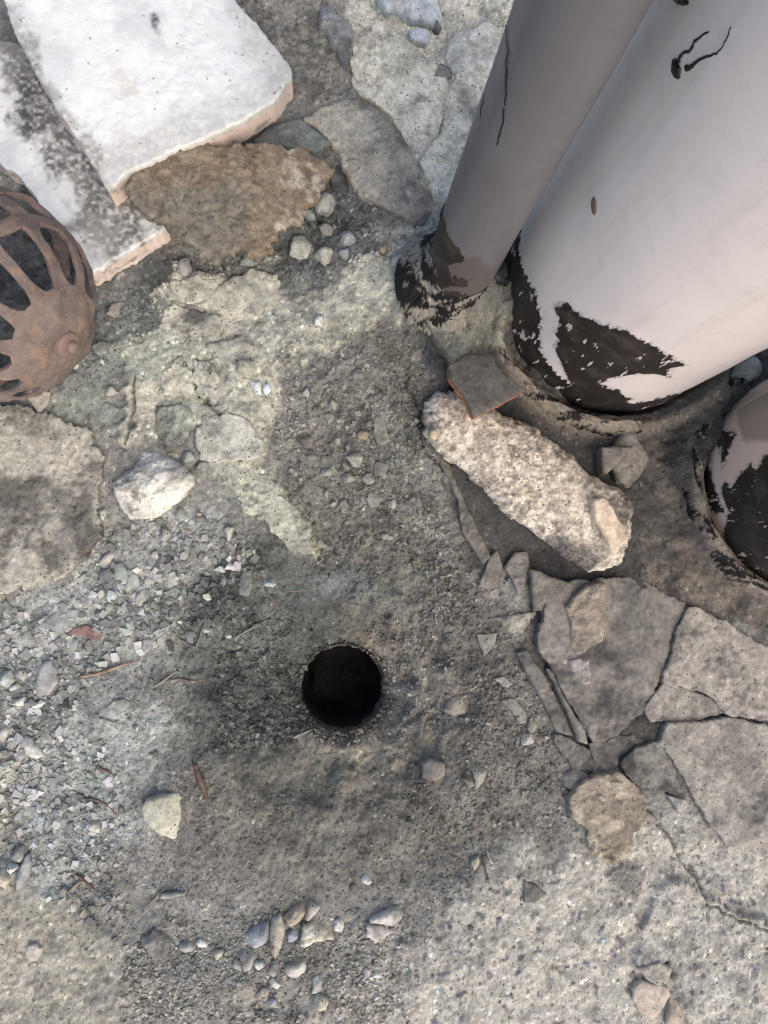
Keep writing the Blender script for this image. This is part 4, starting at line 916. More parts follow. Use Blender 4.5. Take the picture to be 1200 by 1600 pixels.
rock('stone', 'flat triangular grey flake right of the hole, below the half-moon stone', [(745, 991), (777, 989), (773, 1008), (757, 1026), (750, 1008)], 5, ((140, 134, 120), (122, 116, 106)), facets=0, dome=0.1)
rock('stone', 'thin pale lens-shaped flake right of the hole', [(774, 1061), (788, 1057), (801, 1069), (790, 1076)], 4, ((162, 154, 144), (142, 134, 126)), facets=0)
rock('stone', 'bent grey flake above the round white pebble', [(783, 1096), (795, 1091), (808, 1095), (822, 1112), (824, 1130), (812, 1132), (800, 1114)], 5, ((142, 135, 124), (124, 118, 109)), facets=0)
rock('stone', 'small pale flake leaning against the round white pebble', [(823, 1140), (830, 1123), (841, 1135), (840, 1150), (830, 1150)], 6, ((156, 144, 130), (138, 128, 116)))
rock('pebble', 'smooth round white pebble among grey flakes, right of the hole', blob(827, 1157, 23, 22, 0, 12, 26), 10, ((214, 206, 192), (176, 166, 150)), facets=0, dome=0.75, rough=0.2, amp=0.0003)
rock('stone', 'smooth brownish boulder half sunk in the earth right of the hole', blob(714, 1104, 40, 42, 0, 12, 27), 9, ((150, 138, 120), (132, 120, 104)), facets=0, dome=0.8, rough=0.5, amp=0.0006)
rock('stone', 'squat grey stone below the half-sunk boulder', [(660, 1196), (675, 1187), (697, 1195), (696, 1212), (676, 1229), (662, 1220)], 8, ((140, 133, 120), (120, 114, 104)))
rock('stone', 'pale pointed stone right of the squat grey stone', [(730, 1191), (745, 1194), (761, 1205), (756, 1222), (745, 1234), (740, 1214)], 9, ((186, 180, 156), (156, 150, 130)))
rock('stone', 'small beige chip touching the pale pointed stone', [(724, 1216), (735, 1209), (743, 1230), (731, 1233)], 6, BRN)
rock('stone', 'blunt brown-grey rock at the top left of the raised concrete lump', [(878, 1216), (900, 1199), (919, 1210), (921, 1226), (905, 1241), (884, 1231)], 8, ((140, 132, 120), (118, 111, 102)))
rock('membrane_strip', 'upper of two curled roofing strips pointing at the cracked plates', [(808, 1020), (825, 1016), (850, 1050), (880, 1110), (896, 1150), (870, 1146), (850, 1100), (828, 1062)], 8, ((122, 115, 105), (104, 98, 90)), facets=0, dome=0.35, cat='roofing strip', mat=M_FINE)
rock('membrane_strip', 'lower narrow roofing strip curled beside the dark cracked plate', [(856, 1045), (868, 1050), (885, 1090), (902, 1120), (918, 1142), (921, 1165), (905, 1160), (886, 1110), (868, 1070)], 12, ((136, 128, 116), (114, 107, 98)), facets=0, dome=0.35, cat='roofing strip', mat=M_FINE)
rock('membrane_strip', 'torn dark roofing strip hanging below the rounded end of the concrete block', [(688, 722), (706, 735), (730, 790), (750, 830), (768, 870), (756, 882), (735, 850), (722, 830), (715, 780)], 7, ((128, 119, 106), (110, 102, 92)), facets=0, dome=0.3, cat='roofing strip', mat=M_FINE)
rock('stone', 'grey-brown rock wedged between the concrete block and the white vent', [(964, 695), (975, 672), (990, 668), (1003, 690), (1022, 715), (1008, 741), (990, 761), (970, 750), (956, 722), (955, 702)], 18, ((138, 128, 114), (110, 102, 92)), facets=2, tilt=(0, 0.1))
rock('stone', 'thin triangular flake leaning on the rock beside the white vent', [(941, 698), (965, 697), (991, 698), (978, 713), (948, 741), (943, 736)], 22, ((128, 119, 107), (114, 106, 96)), facets=0, dome=0.03, bev=0.12)
rock('stone', 'greenish rubble stone behind the second vent at the right edge', [(1155, 581), (1165, 561), (1200, 545), (1216, 575), (1180, 592)], 26, ((158, 166, 154), (126, 132, 122)))
rock('stone', 'pale dusty flake above the pink stone at the bottom right', [(995, 1512), (1012, 1509), (1030, 1504), (1051, 1514), (1046, 1535), (1030, 1543), (1010, 1531)], 10, ((176, 166, 148), (156, 147, 130)), facets=0, dome=0.1)
rock('stone', 'flat pink stone near the bottom right', [(990, 1546), (1005, 1533), (1026, 1540), (1046, 1545), (1049, 1556), (1036, 1578), (1021, 1596), (1000, 1581), (990, 1566)], 9, ((198, 174, 152), (176, 154, 136)), facets=1, dome=0.1)
rock('stone', 'pinkish flake cut by the bottom edge next to the flat pink stone', [(1050, 1560), (1065, 1570), (1074, 1602), (1062, 1625), (1042, 1602)], 9, ((186, 164, 140), (164, 146, 126)), facets=1, dome=0.1)
rock('stone', 'small tan pebble lying on the raised concrete lump', blob(942, 1247, 22, 14, 10, 9, 28), 19, ((188, 162, 140), (170, 146, 126)), facets=0, dome=0.4)
rock('stone', 'pale angular bit at the top right of the raised concrete lump', [(955, 1222), (968, 1214), (978, 1226), (976, 1240), (960, 1238)], 19, ((176, 160, 136), (156, 140, 120)))
rock('stone', 'grey folded flake under the broken plate edge at the right', [(1045, 1243), (1058, 1246), (1082, 1252), (1072, 1262), (1062, 1274), (1055, 1262)], 9, ((158, 154, 152), (134, 130, 128)), facets=1)
# top group
rock('stone', 'rough torn grey stone standing at the top edge between the slabs', [(499, -15), (515, -20), (532, 8), (550, 24), (554, 42), (546, 62), (542, 98), (530, 80), (516, 55), (500, 32)], 20, ((164, 160, 156), (126, 122, 118)), amp=0.003, facets=3)
rock('stone', 'bluish pale slab of rubble at the top edge', [(586, -20), (640, -30), (686, -20), (700, 14), (702, 28), (690, 36), (676, 28), (642, 24), (620, 12), (602, 14)], 18, ((206, 210, 208), (172, 177, 176)), amp=0.0022)
rock('stone', 'small cube-shaped bluish stone below the bluish slab of rubble', [(640, 44), (655, 34), (672, 37), (675, 54), (666, 66), (645, 62)], 16, ((208, 210, 208), (160, 164, 166)), dome=0.05, facets=2)
rock('stone', 'dark little stone right of the cube-shaped stone', blob(682, 38, 18, 18, 0, 7, 29), 9, DGR)
rock('stone', 'large whitish broken stone left of the grey pipe, at the top', [(697, 82), (703, 55), (716, 42), (738, 40), (775, 10), (800, 20), (790, 70), (768, 108), (746, 121), (730, 118), (712, 106)], 17, ((236, 224, 200), (208, 198, 178)), amp=0.0022, facets=3)
rock('stone', 'dusty stone bedded between the crack and the large whitish stone', [(668, 110), (690, 94), (705, 104), (708, 116), (692, 124), (672, 119)], 7, ((166, 160, 146), (140, 134, 122)))
rock('stone', 'greenish grey flake between the marble and the long flat stone', [(396, 218), (418, 196), (470, 184), (500, 206), (517, 222), (495, 236), (440, 226)], 12, ((132, 138, 130), (110, 116, 110)), facets=0, dome=0.1)
rock('stone', 'dark angular stone in the gap right of the brown slab', [(512, 262), (530, 250), (542, 272), (548, 300), (536, 305), (520, 292)], 10, ((110, 112, 108), (86, 88, 86)))
rock('stone', 'tall grey lump against the right end of the brown slab', blob(506, 308, 36, 46, 15, 9, 30), 22, ((168, 164, 154), (136, 133, 126)), amp=0.0018)
rock('stone', 'rounded rough stone in the rubble below the grey lump', blob(510, 350, 34, 28, 0, 9, 31), 15, ((158, 155, 146), (126, 124, 118)), amp=0.0016)
rock('stone', 'blue-grey knob in the rubble left of the flat stone tip', blob(540, 366, 29, 28, 0, 9, 32), 14, ((150, 154, 158), (118, 122, 128)), amp=0.0015)
rock('stone', 'pale knobbly stone under the right corner of the brown slab', blob(470, 379, 40, 40, 0, 9, 33), 17, ((180, 176, 158), (140, 138, 126)), amp=0.002)
rock('stone', 'cream knobbly stone below the rounded rough stone', blob(506, 392, 40, 34, 0, 9, 34), 15, ((180, 172, 154), (146, 138, 124)), amp=0.002)
rock('stone', 'grey stone squeezed under the lower right edge of the brown slab', blob(480, 328, 30, 22, 30, 8, 35), 12, GRN)
rock('stone', 'low greenish stone beneath the brown slab near its lower edge', blob(388, 405, 34, 22, 10, 8, 36), 8, ((150, 158, 150), (122, 130, 124)))
rock('stone', 'knob of blue rubble right of the cream knobbly stone', blob(538, 392, 22, 22, 0, 8, 37), 10, ((138, 144, 146), (114, 120, 122)))
rock('stone', 'small tan pebble left of the foot of the grey pipe', blob(600, 388, 17, 15, 0, 9, 38), 8, ((186, 164, 120), (160, 140, 104)), facets=0, dome=0.5)
rock('stone', 'whitish stone pressed against the foot of the grey pipe', [(611, 400), (622, 393), (645, 393), (642, 404), (626, 416), (613, 412)], 10, ((198, 196, 180), (160, 158, 146)), amp=0.0018)
rock('stone', 'flat grey chip in the gravel right of the lower slab corner', blob(287, 417, 27, 30, 0, 8, 39), 7, GRY)
rock('stone', 'pinkish flat chip at the tip of the lower marble slab', [(164, 490), (175, 474), (187, 467), (186, 494), (178, 495)], 6, ((178, 158, 144), (156, 140, 128)), facets=1)
rock('stone', 'beige flat chip sticking out beneath the strainer', [(36, 615), (52, 600), (78, 612), (72, 632), (60, 650)], 8, ((176, 162, 144), (150, 138, 124)), facets=1)
rock('stone', 'pale wedge-shaped stone below the strainer rim', blob(110, 566, 26, 18, 20, 7, 40), 10, WHT)
rock('stone', 'grey slanted chip right of the strainer bolt', [(140, 540), (155, 532), (173, 533), (166, 552), (150, 553)], 6, ((148, 145, 134), (124, 122, 114)), facets=1)
rock('stone', 'smooth oval beige stone in the middle of the cracked concrete', blob(383, 571, 39, 31, 15, 10, 41), 14, ((186, 180, 150), (164, 158, 132)), facets=0, dome=0.55)
rock('stone', 'bright white shard below the smooth oval beige stone', [(386, 591), (407, 597), (408, 615), (400, 612)], 7, ((220, 222, 214), (196, 198, 192)), facets=1)
rock('stone', 'tiny bluish white chip right of the bright white shard', blob(417, 608, 15, 21, 10, 6, 42), 6, ((206, 214, 222), (170, 178, 186)))
rock('stone', 'small flat chip left of the bright white shard', blob(354, 598, 17, 15, 0, 7, 43), 4, GRY)
rock('stone', 'rounded grey stone at the top right of the big whitish rock', blob(292, 712, 27, 22, 0, 9, 44), 11, ((156, 160, 152), (130, 134, 128)), facets=1)
rock('stone', 'bumpy white stone at the upper right of the cracked concrete', blob(499, 498, 20, 27, -20, 8, 45), 9, WHT)
rock('stone', 'small pinkish cube on the greenish concrete below the strainer', blob(172, 609, 23, 23, 0, 7, 46), 8, ((170, 158, 144), (144, 134, 124)))
rock('stone', 'greenish flake embedded below the small pinkish cube', blob(168, 643, 35, 38, 0, 8, 47), 3, ((138, 146, 132), (124, 132, 120)), facets=0)
rock('brick_chip', 'dull red tile fragment lying in the gravel at the left', [(106, 991), (115, 980), (135, 976), (150, 983), (159, 989), (156, 1001), (140, 998), (126, 993)], 4, ((152, 108, 98), (134, 96, 88)), facets=0, dome=0.1, cat='tile chip')
rock('stone', 'broad flat grey chip above the red tile fragment', [(61, 976), (72, 966), (86, 955), (103, 951), (119, 952), (114, 968), (96, 991), (84, 985)], 5, ((168, 168, 164), (146, 146, 142)), facets=1, dome=0.1)
rock('stone', 'pinkish tapered chip right of the plate at the left', [(156, 876), (166, 860), (175, 856), (178, 866), (168, 883)], 7, ((196, 182, 166), (170, 158, 146)))
rock('stone', 'white squarish chip by the right edge of the left plate', blob(159, 802, 16, 22, 0, 6, 48), 6, WHT)
rock('stone', 'dark blue-grey flat stone below the pinkish tapered chip', blob(164, 900, 27, 28, 0, 7, 49), 6, ((134, 140, 138), (112, 118, 116)), facets=1)
rock('stone', 'upper of two pale green flakes left of the gravel middle', [(174, 882), (188, 878), (200, 895), (196, 908), (180, 905)], 6, ((160, 168, 154), (138, 146, 134)), facets=1)
rock('stone', 'lower of two pale green flakes left of the gravel middle', [(195, 903), (205, 890), (217, 905), (216, 916), (196, 922)], 6, ((162, 168, 156), (138, 146, 134)), facets=1)
rock('stone', 'oblong bluish white stone below the dark blue-grey flat stone', blob(172, 930, 21, 28, 10, 8, 50), 8, ((178, 186, 184), (150, 158, 156)))
rock('stone', 'brown-sided tilted stone in the middle of the gravel', [(206, 946), (212, 928), (226, 916), (236, 926), (226, 940), (212, 948)], 8, ((166, 160, 144), (138, 130, 116)))
rock('stone', 'round speckled stone below the big whitish rock', blob(281, 804, 25, 22, 0, 9, 51), 9, ((170, 176, 164), (146, 152, 142)))
rock('stone', 'tan chip resting on a dark pebble below the big whitish rock', blob(309, 802, 14, 13, 0, 7, 52), 14, ((202, 176, 148), (180, 156, 132)))
rock('stone', 'dark flattish pebble under the tan chip', blob(313, 810, 24, 16, 0, 9, 53), 7, DGR)
rock('stone', 'split grey stone below the left end of the yellow ridge', blob(256, 832, 19, 30, 15, 7, 54), 8, ((168, 164, 150), (140, 136, 126)))
rock('stone', 'pale smooth stone against the lower side of the yellow ridge', blob(357, 832, 17, 28, 0, 9, 55), 10, ((190, 184, 170), (160, 154, 144)), facets=1)
rock('stone', 'white flake at the lower left of the yellow ridge', [(348, 890), (358, 874), (368, 884), (362, 890)], 7, WHT)
rock('stone', 'white angular stone above the dark twig near the hole', blob(421, 910, 22, 20, 0, 7, 56), 9, ((196, 204, 198), (166, 174, 168)))
rock('stone', 'greenish lump left of the white angular stone', [(370, 910), (380, 892), (392, 890), (395, 912), (388, 930), (374, 928)], 8, ((138, 142, 132), (114, 118, 110)), facets=1)
rock('stone', 'tall flake with a rounded foot in the central pebbles', [(584, 652), (590, 646), (602, 645), (603, 668), (609, 688), (598, 695), (590, 692), (584, 678)], 6, ((138, 133, 118), (118, 114, 102)), facets=0, dome=0.15)
rock('stone', 'rusty tan pebble beside the tall flake', blob(566, 678, 22, 19, 0, 8, 57), 8, ((166, 144, 112), (136, 118, 94)))
rock('stone', 'whitish chip at the right of the central pebbles', blob(614, 787, 19, 21, 10, 7, 58), 8, ((196, 184, 172), (166, 156, 146)))
rock('stone', 'pale speckled pebble at the upper left of the central pebbles', blob(478, 612, 14, 19, 10, 8, 59), 7, ((178, 178, 170), (140, 140, 134)))
LAND = [((235, 750), 'the big whitish rock'), ((130, 990), 'the red tile fragment'), ((65, 1070), 'the long pointed stone'), ((60, 830), 'the left plate'), ((250, 1280), 'the lichen-stained rock'),
        ((166, 1046), 'the orange splinter'), ((45, 1170), 'the split pale stone'), ((400, 790), 'the yellow ridge'), ((350, 300), 'the brown slab'), ((190, 420), 'the lower marble slab'), ((95, 530), 'the strainer bolt'),
        ((383, 571), 'the oval beige stone'), ((560, 720), 'the central pebbles'), ((597, 670), 'the tall flake'), ((536, 1077), 'the drain hole'), ((714, 1104), 'the half-sunk boulder'), ((827, 1157), 'the round white pebble'),
        ((678, 1208), 'the squat grey stone'), ((745, 1212), 'the pale pointed stone'), ((810, 972), 'the half-moon stone'), ((760, 1005), 'the triangular flake'), ((720, 800), 'the torn roofing strip'), ((495, 1458), 'the squarish cream stone'),
        ((398, 1465), 'the blue-grey stone'), ((600, 1450), 'the split pale rock'), ((247, 1482), 'the dark clod'), ((51, 1492), 'the lone pinkish stone'), ((32, 1367), 'the long upright pebble'), ((572, 1376), 'the roof-shaped chip'),
        ((836, 1396), 'the dark flat chip'), ((1020, 1565), 'the flat pink stone'), ((600, 250), 'the flat grey stone'), ((500, 390), 'the cream knobbly stone'), ((421, 910), 'the white angular stone'), ((190, 905), 'the pale green flakes'),
        ((140, 1376), 'the dark red stick'), ((162, 1260), 'the bent reddish stick'), ((210, 1100), 'the curved grey root'), ((315, 1220), 'the red-brown strip'), ((460, 1518), 'the marbled stone'), ((762, 1338), 'the upright straw'), ((660, 1600), 'the bottom edge')]
_used = set()
def pebble_label(x, y, col, sz):
    c = np.array(col[:3]); v = c.mean()
    hue = 'white' if v > 0.50 else 'pale' if v > 0.36 else 'light grey' if v > 0.26 else 'grey' if v > 0.17 else 'dark grey'
    if c[0] > c[2] * 1.28: hue = {'white': 'cream', 'pale': 'beige', 'light grey': 'tan', 'grey': 'brownish', 'dark grey': 'dark brown'}[hue]
    size = 'large' if sz > 16 else 'medium' if sz > 12 else 'small' if sz > 9.5 else 'tiny'
    ds = sorted((math.hypot(x - a, y - b), k) for k, ((a, b), _) in enumerate(LAND))
    for d, k in ds[:3]:
        (a, b), ph = LAND[k]; dx, dy = x - a, y - b
        h_ = 'right' if dx > 0 else 'left'; w_ = 'below' if dy > 0 else 'above'
        di = f'{h_} of' if abs(dx) > 2.2 * abs(dy) else w_ if abs(dy) > 2.2 * abs(dx) else f'{w_} and {h_} of'
        far = 'close' if d < 45 else 'a little' if d < 100 else 'some way'
        lab = f'{size} {hue} pebble {far} {di} {ph}'
        if lab not in _used: break
    else:
        lab = lab.replace(' pebble ', ' ' + ('flat ' if int(x + y) % 2 else 'angular ') + 'pebble ')
    _used.add(lab)
    return lab
CP = 'grey pebbles gathered in the middle above the hole'
for i, (x, y, w, h, a) in enumerate([(560, 582, 23, 20, 0), (580, 620, 14, 12, 0), (555, 717, 27, 26, 0), (510, 718, 28, 20, 0), (511, 737, 22, 20, 0), (544, 745, 25, 20, 10), (594, 732, 25, 27, 20), (577, 748, 25, 22, 0), (520, 630, 16, 20, 0), (515, 652, 19, 17, 0),
                                     (485, 714, 14, 14, 0), (501, 849, 20, 14, 10), (590, 853, 16, 18, 0), (600, 837, 18, 12, 0), (510, 770, 10, 21, -10), (541, 727, 20, 10, 35), (455, 733, 13, 16, 0), (470, 725, 9, 16, 0), (575, 662, 16, 12, 0), (526, 688, 14, 13, 0), (544, 696, 10, 12, 0),
                                     (537, 790, 22, 24, 0), (583, 780, 26, 26, 0), (520, 787, 14, 10, 0), (483, 690, 26, 20, 20), (498, 640, 14, 14, 0)]):
    rock('pebble', pebble_label(x, y, lin((146, 142, 128)) if i % 3 else lin((130, 124, 112)), max(w, h)).replace('pebble', 'flat dusty pebble'), blob(x, y, w, h, a, 8, 400 + i), rng.uniform(4, 8), ((146, 142, 128), (120, 117, 106)) if i % 3 else ((130, 124, 112), (106, 102, 94)), CP, facets=2, cat='pebble')
# ------------------------------------------------------------------ pebbles
def pebble_mesh(seed):
    r = random.Random(seed); bm = bmesh.new()
    ex, ez = r.uniform(0.6, 1.0), r.uniform(0.35, 0.65)
    for _ in range(r.randint(9, 13)):
        v = Vector((r.gauss(0, 1), r.gauss(0, 1), r.gauss(0, 1))).normalized() * r.uniform(0.82, 1.0)
        bm.verts.new((v.x * 0.5, v.y * 0.5 * ex, v.z * 0.5 * ez))
    g = bmesh.ops.convex_hull(bm, input=bm.verts)
    bmesh.ops.delete(bm, geom=[e for e in g['geom_interior'] if isinstance(e, bmesh.types.BMVert)], context='VERTS')
    bmesh.ops.recalc_face_normals(bm, faces=bm.faces)
    me = bpy.data.meshes.new('pebble'); bm.to_mesh(me); bm.free(); me.materials.append(M_PEB)
    return me
PM = [pebble_mesh(k) for k in range(28)]
rs = np.random.RandomState(11)
def shade_pick(base, spread):
    c = lin(base) * rs.uniform(1 - spread, 1 + spread) * (1 + rs.uniform(-0.05, 0.05, 3))
    return (*[float(min(max(q, 0.02), 0.8)) for q in c], 1.0)
def scatter(n, label, group, region, sizes, cols):
    """single pebbles of one drift, each its own object"""
    reg = np.asarray(region, float); k = 0; tries = 0
    while k < n and tries < n * 60:
        tries += 1
        x, y = rs.uniform(reg[:, 0].min(), reg[:, 0].max()), rs.uniform(reg[:, 1].min(), reg[:, 1].max())
        if sdpoly(np.array([x]), np.array([y]), reg)[0] < rs.uniform(-3, 18): continue
        if math.hypot(x - 536, y - 1077) < 74: continue
        p = on_ground(x, y)
        sz = (sizes[0] + (sizes[1] - sizes[0]) * rs.uniform() ** 1.8) * PX
        o = bpy.data.objects.new('pebble', PM[rs.randint(len(PM))]); COL.objects.link(o)
        o.scale = (sz * rs.uniform(0.8, 1.25), sz * rs.uniform(0.8, 1.1), sz * rs.uniform(0.7, 1.1))
        o.rotation_euler = (rs.uniform(-0.5, 0.5), rs.uniform(-0.5, 0.5), rs.uniform(0, 6.28))
        o.location = (p[0], p[1], p[2] + sz * 0.04)
        b = cols[rs.randint(len(cols))]; o.color = shade_pick(b, 0.22)
        tag(o, pebble_label(x, y, o.color, sz / PX), 'pebble', group); k += 1
G_LEFT = [(-10, 900), (60, 925), (140, 880), (165, 830), (300, 810), (400, 850), (430, 930), (380, 1010), (240, 1010), (120, 1080), (60, 1140), (80, 1300), (-10, 1290)]
scatter(84, 'pale angular gravel stone in the drift between the left plate and the hole', 'gravel stones in the left drift', G_LEFT, (10, 27), [(204, 202, 190), (182, 186, 178), (166, 168, 160), (150, 154, 150), (190, 180, 164), (214, 212, 204)])
scatter(36, 'grey gravel stone in the dark gap under the brown slab and the marble corner', 'gravel stones below the brown slab', [(170, 470), (270, 390), (330, 410), (430, 395), (520, 280), (590, 360), (570, 430), (430, 420), (270, 440), (200, 560), (150, 580)], (8, 19), [(160, 160, 152), (140, 144, 140), (178, 174, 160), (124, 126, 122)])
scatter(36, 'dull brown-grey crumb in the heap right of the hole', 'crumbs right of the hole', [(700, 830), (740, 880), (800, 950), (790, 990), (700, 1000), (660, 900)], (8, 19), [(126, 120, 109), (140, 134, 122), (112, 106, 97)])
scatter(26, 'small grey-brown stone on the earth slope right of and below the hole', 'small stones on the earth slope', [(680, 1010), (830, 1020), (880, 1180), (850, 1270), (700, 1290), (650, 1180)], (7, 18), [(128, 122, 108), (146, 140, 126), (112, 107, 97)])
scatter(40, 'small pale stone scattered along the bottom of the picture, left half', 'small stones along the bottom', [(340, 1420), (640, 1400), (660, 1600), (180, 1600), (190, 1510), (280, 1440)], (6, 17), [(196, 188, 172), (174, 168, 156), (206, 200, 188), (156, 152, 144)])
scatter(10, 'small pale stone on the light concrete at the lower right', 'small stones on the lower right concrete', [(650, 1450), (860, 1330), (900, 1500), (860, 1590), (680, 1590)], (6, 13), [(190, 182, 166), (150, 146, 138), (110, 110, 112)])
scatter(28, 'dark damp crumb on the slope left of the hole', 'damp crumbs left of the hole', [(400, 985), (470, 985), (465, 1140), (400, 1170), (330, 1140), (350, 1040)], (7, 17), [(112, 116, 110), (92, 96, 92), (132, 136, 130)])
scatter(16, 'earthy grey lump among the twigs at the left', 'earthy lumps among the twigs', [(120, 1060), (330, 1030), (330, 1230), (200, 1420), (120, 1300)], (8, 22), [(126, 122, 113), (108, 105, 98), (138, 134, 124)])

scatter(30, '', 'chips scattered above the hole', [(420, 560), (640, 500), (690, 640), (700, 800), (640, 940), (480, 900), (430, 760)], (7, 18), [(150, 146, 134), (130, 126, 116), (172, 166, 152)])
# ------------------------------------------------------------------ fine gravel and grit: nobody could count it
def grit(name, spots, seed):
    r = np.random.RandomState(seed); X = []; Y = []; S = []; B = []
    for poly, n, lo, hi, bright in spots:
        poly = np.asarray(poly, float); got = 0
        while got < n:
            x = r.uniform(poly[:, 0].min(), poly[:, 0].max(), n); y = r.uniform(poly[:, 1].min(), poly[:, 1].max(), n)
            g = fbm(np.stack([x, y], 1) / 1000.0, 16, 3, seed)
            ok = (sdpoly(x, y, poly) > r.uniform(-12, 14, n)) & (np.hypot(x - 536, y - 1077) > 68) & (g > r.uniform(-1.3, 0.5, n))
            x, y = x[ok][:n - got], y[ok][:n - got]; got += len(x)
            X.append(x); Y.append(y); S.append(lo + (hi - lo) * r.uniform(0, 1, len(x)) ** 3.0); B.append(np.where(r.uniform(0, 1, len(x)) < bright, r.uniform(1.2, 1.75, len(x)), r.uniform(0.55, 1.35, len(x))))
    X, Y, S, B = map(np.concatenate, (X, Y, S, B)); S = S * PX
    p = P(X, Y, 0.0); z = gz(p[:, 0], p[:, 1])
    for _ in range(2):
        d = p - np.array([0, 0, HC]); p = np.array([0, 0, HC]) + d * ((z - HC) / d[:, 2])[:, None]; z = gz(p[:, 0], p[:, 1])
    n = len(X)
    base = np.array([[-1, -1, -.5], [1, -1, -.5], [1, 1, -.5], [-1, 1, -.5], [-.75, -.7, .42], [.7, -.75, .5], [.75, .7, .36], [-.7, .75, .46]]) * np.array([0.46, 0.36, 0.62])
    v = base[None] * (S[:, None, None]) * r.uniform(0.6, 1.25, (n, 8, 3)) + r.uniform(-0.13, 0.13, (n, 8, 3)) * S[:, None, None]
    a = r.uniform(0, 6.28, n); ca, sa = np.cos(a)[:, None], np.sin(a)[:, None]
    t = r.uniform(-0.6, 0.6, n)[:, None]
    vx = v[..., 0] + t * v[..., 2]
    v = np.stack([vx * ca - v[..., 1] * sa, vx * sa + v[..., 1] * ca, v[..., 2]], -1)
    v = v + np.stack([p[:, 0], p[:, 1], z + S * 0.06], 1)[:, None]
    f = np.array([[0, 1, 5], [0, 5, 4], [1, 2, 6], [1, 6, 5], [2, 3, 7], [2, 7, 6], [3, 0, 4], [3, 4, 7], [4, 5, 6], [4, 6, 7]])
    F_ = (f[None] + (np.arange(n) * 8)[:, None, None]).reshape(-1, 3)
    c = np.clip(gcol(p[:, 0], p[:, 1]) * B[:, None] * (1 + r.uniform(-0.05, 0.05, (n, 3))), 0.02, 0.52)
    o = add(name, mesh_np(name, v.reshape(-1, 3), [F_], False, np.repeat(c, 8, 0)), M_GRAVEL)
    o['kind'] = 'stuff'
    return o
ALL = [(-20, -20), (1220, -20), (1220, 1620), (-20, 1620)]
DIRT = [(-20, 900), (150, 840), (300, 800), (420, 850), (640, 480), (700, 760), (760, 900), (860, 1010), (900, 1190), (890, 1300), (700, 1420), (600, 1600), (190, 1600), (190, 1470), (-20, 1360)]
grit('gravel', [(G_LEFT, 2300, 2.5, 17, 0.26), ([(170, 470), (270, 390), (330, 400), (430, 390), (510, 260), (600, 340), (590, 420), (430, 430), (270, 440), (200, 560), (120, 590)], 2200, 3, 9, 0.2),
                ([(450, 560), (640, 520), (680, 700), (700, 800), (760, 900), (640, 900), (480, 840), (430, 720)], 1800, 3, 10, 0.15), ([(680, 820), (760, 880), (810, 980), (760, 1020), (660, 960)], 600, 3, 10, 0.1),
                ([(-20, 1080), (120, 1060), (200, 1250), (200, 1480), (60, 1390), (-20, 1320)], 1200, 2.5, 15, 0.2), ([(330, 1420), (620, 1420), (640, 1600), (190, 1600), (200, 1480)], 2600, 3, 8, 0.35)], 51)
grit('grit', [(DIRT, 34000, 1.3, 5.0, 0.2), (ALL, 14000, 1.2, 3.6, 0.3), ([(640, 560), (880, 880), (1000, 900), (1200, 960), (1200, 1200), (860, 1180)], 3000, 1.0, 2.6, 0.4), ([(330, 960), (520, 960), (500, 1160), (340, 1180)], 2200, 2.5, 11, 0.14), ([(450, 960), (640, 960), (650, 1180), (440, 1180)], 900, 1.5, 6, 0.18), ([(600, 900), (860, 900), (900, 1280), (640, 1320)], 2200, 2, 9, 0.18), ([(430, 520), (650, 500), (700, 900), (480, 900)], 1800, 2, 10, 0.2)], 52)

# ------------------------------------------------------------------ twigs, pine needles, straw
def twig(label, path, wmm, col, name='twig', cat='twig', group=None, lift=0.0025):
    d = dense(path, 4); p = np.array([on_ground(*q) for q in d]); k = np.linspace(0, 1, len(p))
    z = p[:, 2] + lift * 0.6; z = np.maximum(z, np.interp(k, [0, 1], [z[0], z[-1]])); p[:, 2] = z + wmm / 2000.0
    p[:, :2] += rng.normal(0, 0.0003, (len(p), 2))
    org = p[0].copy(); org[2] -= wmm / 2000.0
    r = wmm * 1.25 / 2000.0 * np.interp(k, [0, 0.5, 1], [0.8, 1.0, 0.45])
    n3 = fbm(p, 150, 3, 5)
    o = tube(name, p - org, r, M_GRAVEL, None, 6, None, org, np.repeat(0, 0) if False else None)
    c = lin(col)[None] * np.clip(1 + 0.3 * np.concatenate([np.repeat(n3, 6), [0, 0]]), 0.5, 1.5)[:, None]
    a = o.data.color_attributes.new('Col', 'FLOAT_COLOR', 'POINT'); a.data.foreach_set('color', np.concatenate([c, np.ones((len(c), 1))], 1).astype(np.float32).ravel())
    return tag(o, label, cat, group)
twig('bright orange splinter left of the hole', [(124, 1058), (150, 1053), (175, 1045), (208, 1034)], 3.2, (166, 124, 92))
twig('tan straw rising to the right, left of the hole', [(243, 1073), (258, 1061), (273, 1051)], 2.0, (160, 140, 112))
twig('thin brown needle lying level beside the tan straw', [(258, 1062), (285, 1061), (300, 1064), (318, 1062)], 1.8, (134, 106, 84))
twig('curved grey root arching over the dirt at the left', [(167, 1107), (178, 1096), (192, 1093), (205, 1098), (213, 1114)], 2.0, (128, 124, 116))
twig('brown needle just below the curved grey root', [(158, 1121), (180, 1128), (199, 1132)], 1.6, (126, 112, 98))
twig('reddish brown stick pointing to the lichen-stained rock, upper one', [(150, 1195), (165, 1203), (180, 1211)], 2.6, (118, 84, 74))
twig('reddish stick bent in the middle, left of the lichen-stained rock', [(136, 1246), (155, 1250), (170, 1259), (183, 1273)], 2.2, (116, 88, 80))
twig('dark red stick at the lower left above the blue speck', [(120, 1364), (137, 1377), (151, 1390)], 3.0, (112, 78, 68))
twig('short ochre stem touching the dark red stick', [(107, 1394), (120, 1381), (131, 1374)], 3.2, (142, 124, 92))
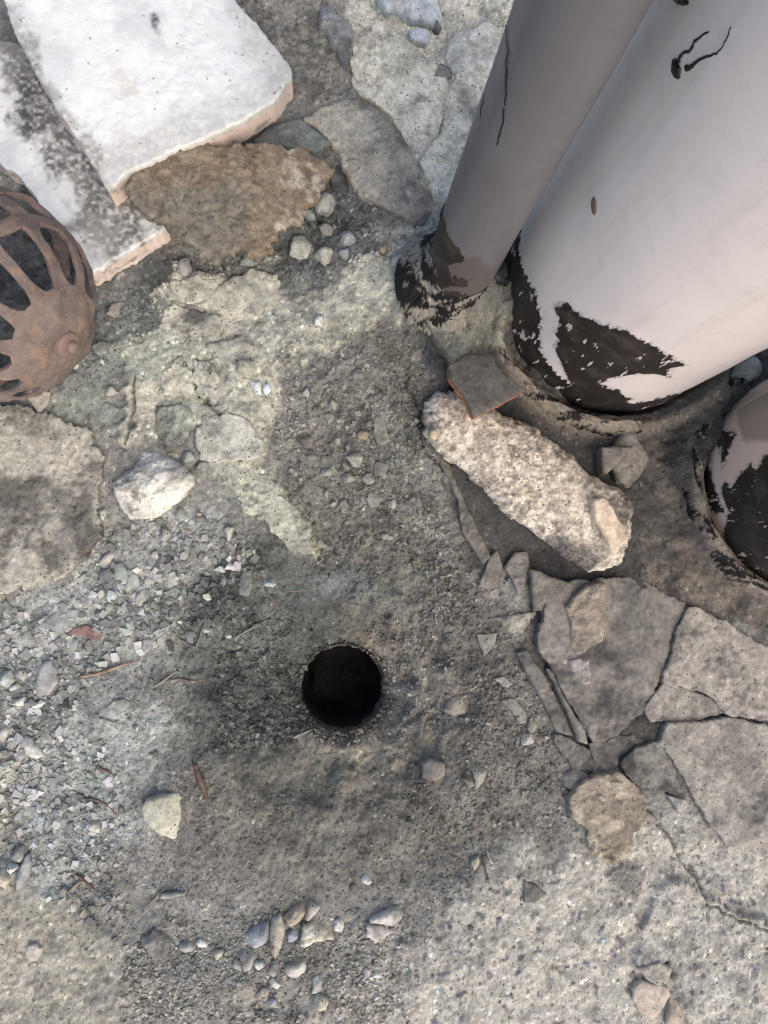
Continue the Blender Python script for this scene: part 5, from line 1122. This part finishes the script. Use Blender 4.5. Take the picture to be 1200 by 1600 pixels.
twig('forked-looking grey twig beside the dark earth clod', [(232, 1413), (245, 1400), (259, 1384)], 2.0, (128, 120, 106))
twig('thick pale grey stem lying above the dark earth clod', [(252, 1398), (270, 1396), (290, 1393)], 6.5, (146, 144, 136))
twig('long tan twig pointing at the upper left rim of the hole', [(368, 996), (390, 983), (420, 968)], 2.6, (142, 128, 112))
twig('dark brown twig steep on the slope above the hole', [(414, 920), (428, 940), (441, 958)], 2.8, (108, 94, 82))
twig('brown twig upright in the left gravel', [(307, 1012), (315, 990), (325, 962)], 2.6, (118, 108, 98))
twig('brown twig crossing the foot of the upright one', [(282, 998), (300, 1009), (323, 1019)], 2.0, (112, 100, 90))
twig('dead twig in the gravel under the tilted brown stone', [(275, 892), (283, 912), (290, 926)], 1.8, (112, 98, 88))
twig('pale broken straw at the lower left rim of the hole', [(458, 1152), (472, 1146), (493, 1137)], 2.6, (150, 140, 122))
twig('short straw crossing the broken straw at the rim', [(468, 1148), (473, 1138), (477, 1130)], 2.0, (140, 130, 112))
twig('pale straw stuck upright in the pale concrete', [(760, 1328), (764, 1342), (769, 1348)], 3.2, (190, 178, 156))
twig('dark straw below the pale upright straw', [(754, 1334), (757, 1356), (764, 1378)], 2.6, (118, 106, 92))
twig('brown needle leaning on the big whitish rock', [(245, 642), (247, 668), (251, 702)], 1.8, (142, 112, 92))
twig('grey twig slanting in the central pebbles, left one', [(476, 680), (486, 695), (494, 709)], 2.2, (124, 116, 100))
twig('grey twig slanting in the central pebbles, lower one', [(484, 748), (495, 760), (520, 772), (536, 786)], 1.6, (112, 104, 90))
twig('straight grey twig at the right of the central pebbles', [(558, 770), (575, 762), (592, 755)], 1.8, (118, 114, 106))
twig('yellow-green grass stalk on the pale concrete at the top', [(640, 130), (658, 132), (677, 134)], 2.0, (142, 138, 92))
twig('thin root curving along the upper rim of the bowl', [(440, 925), (470, 923), (498, 918), (515, 912)], 1.4, (120, 108, 96))
twig('red-brown strip sunk in the earth below left of the hole', [(305, 1193), (311, 1210), (320, 1235), (324, 1248)], 6.0, (118, 88, 72), lift=-0.003)
twig('rust brown stub under the corner of the left plate', [(138, 872), (141, 864), (143, 855)], 4.0, (124, 84, 58))
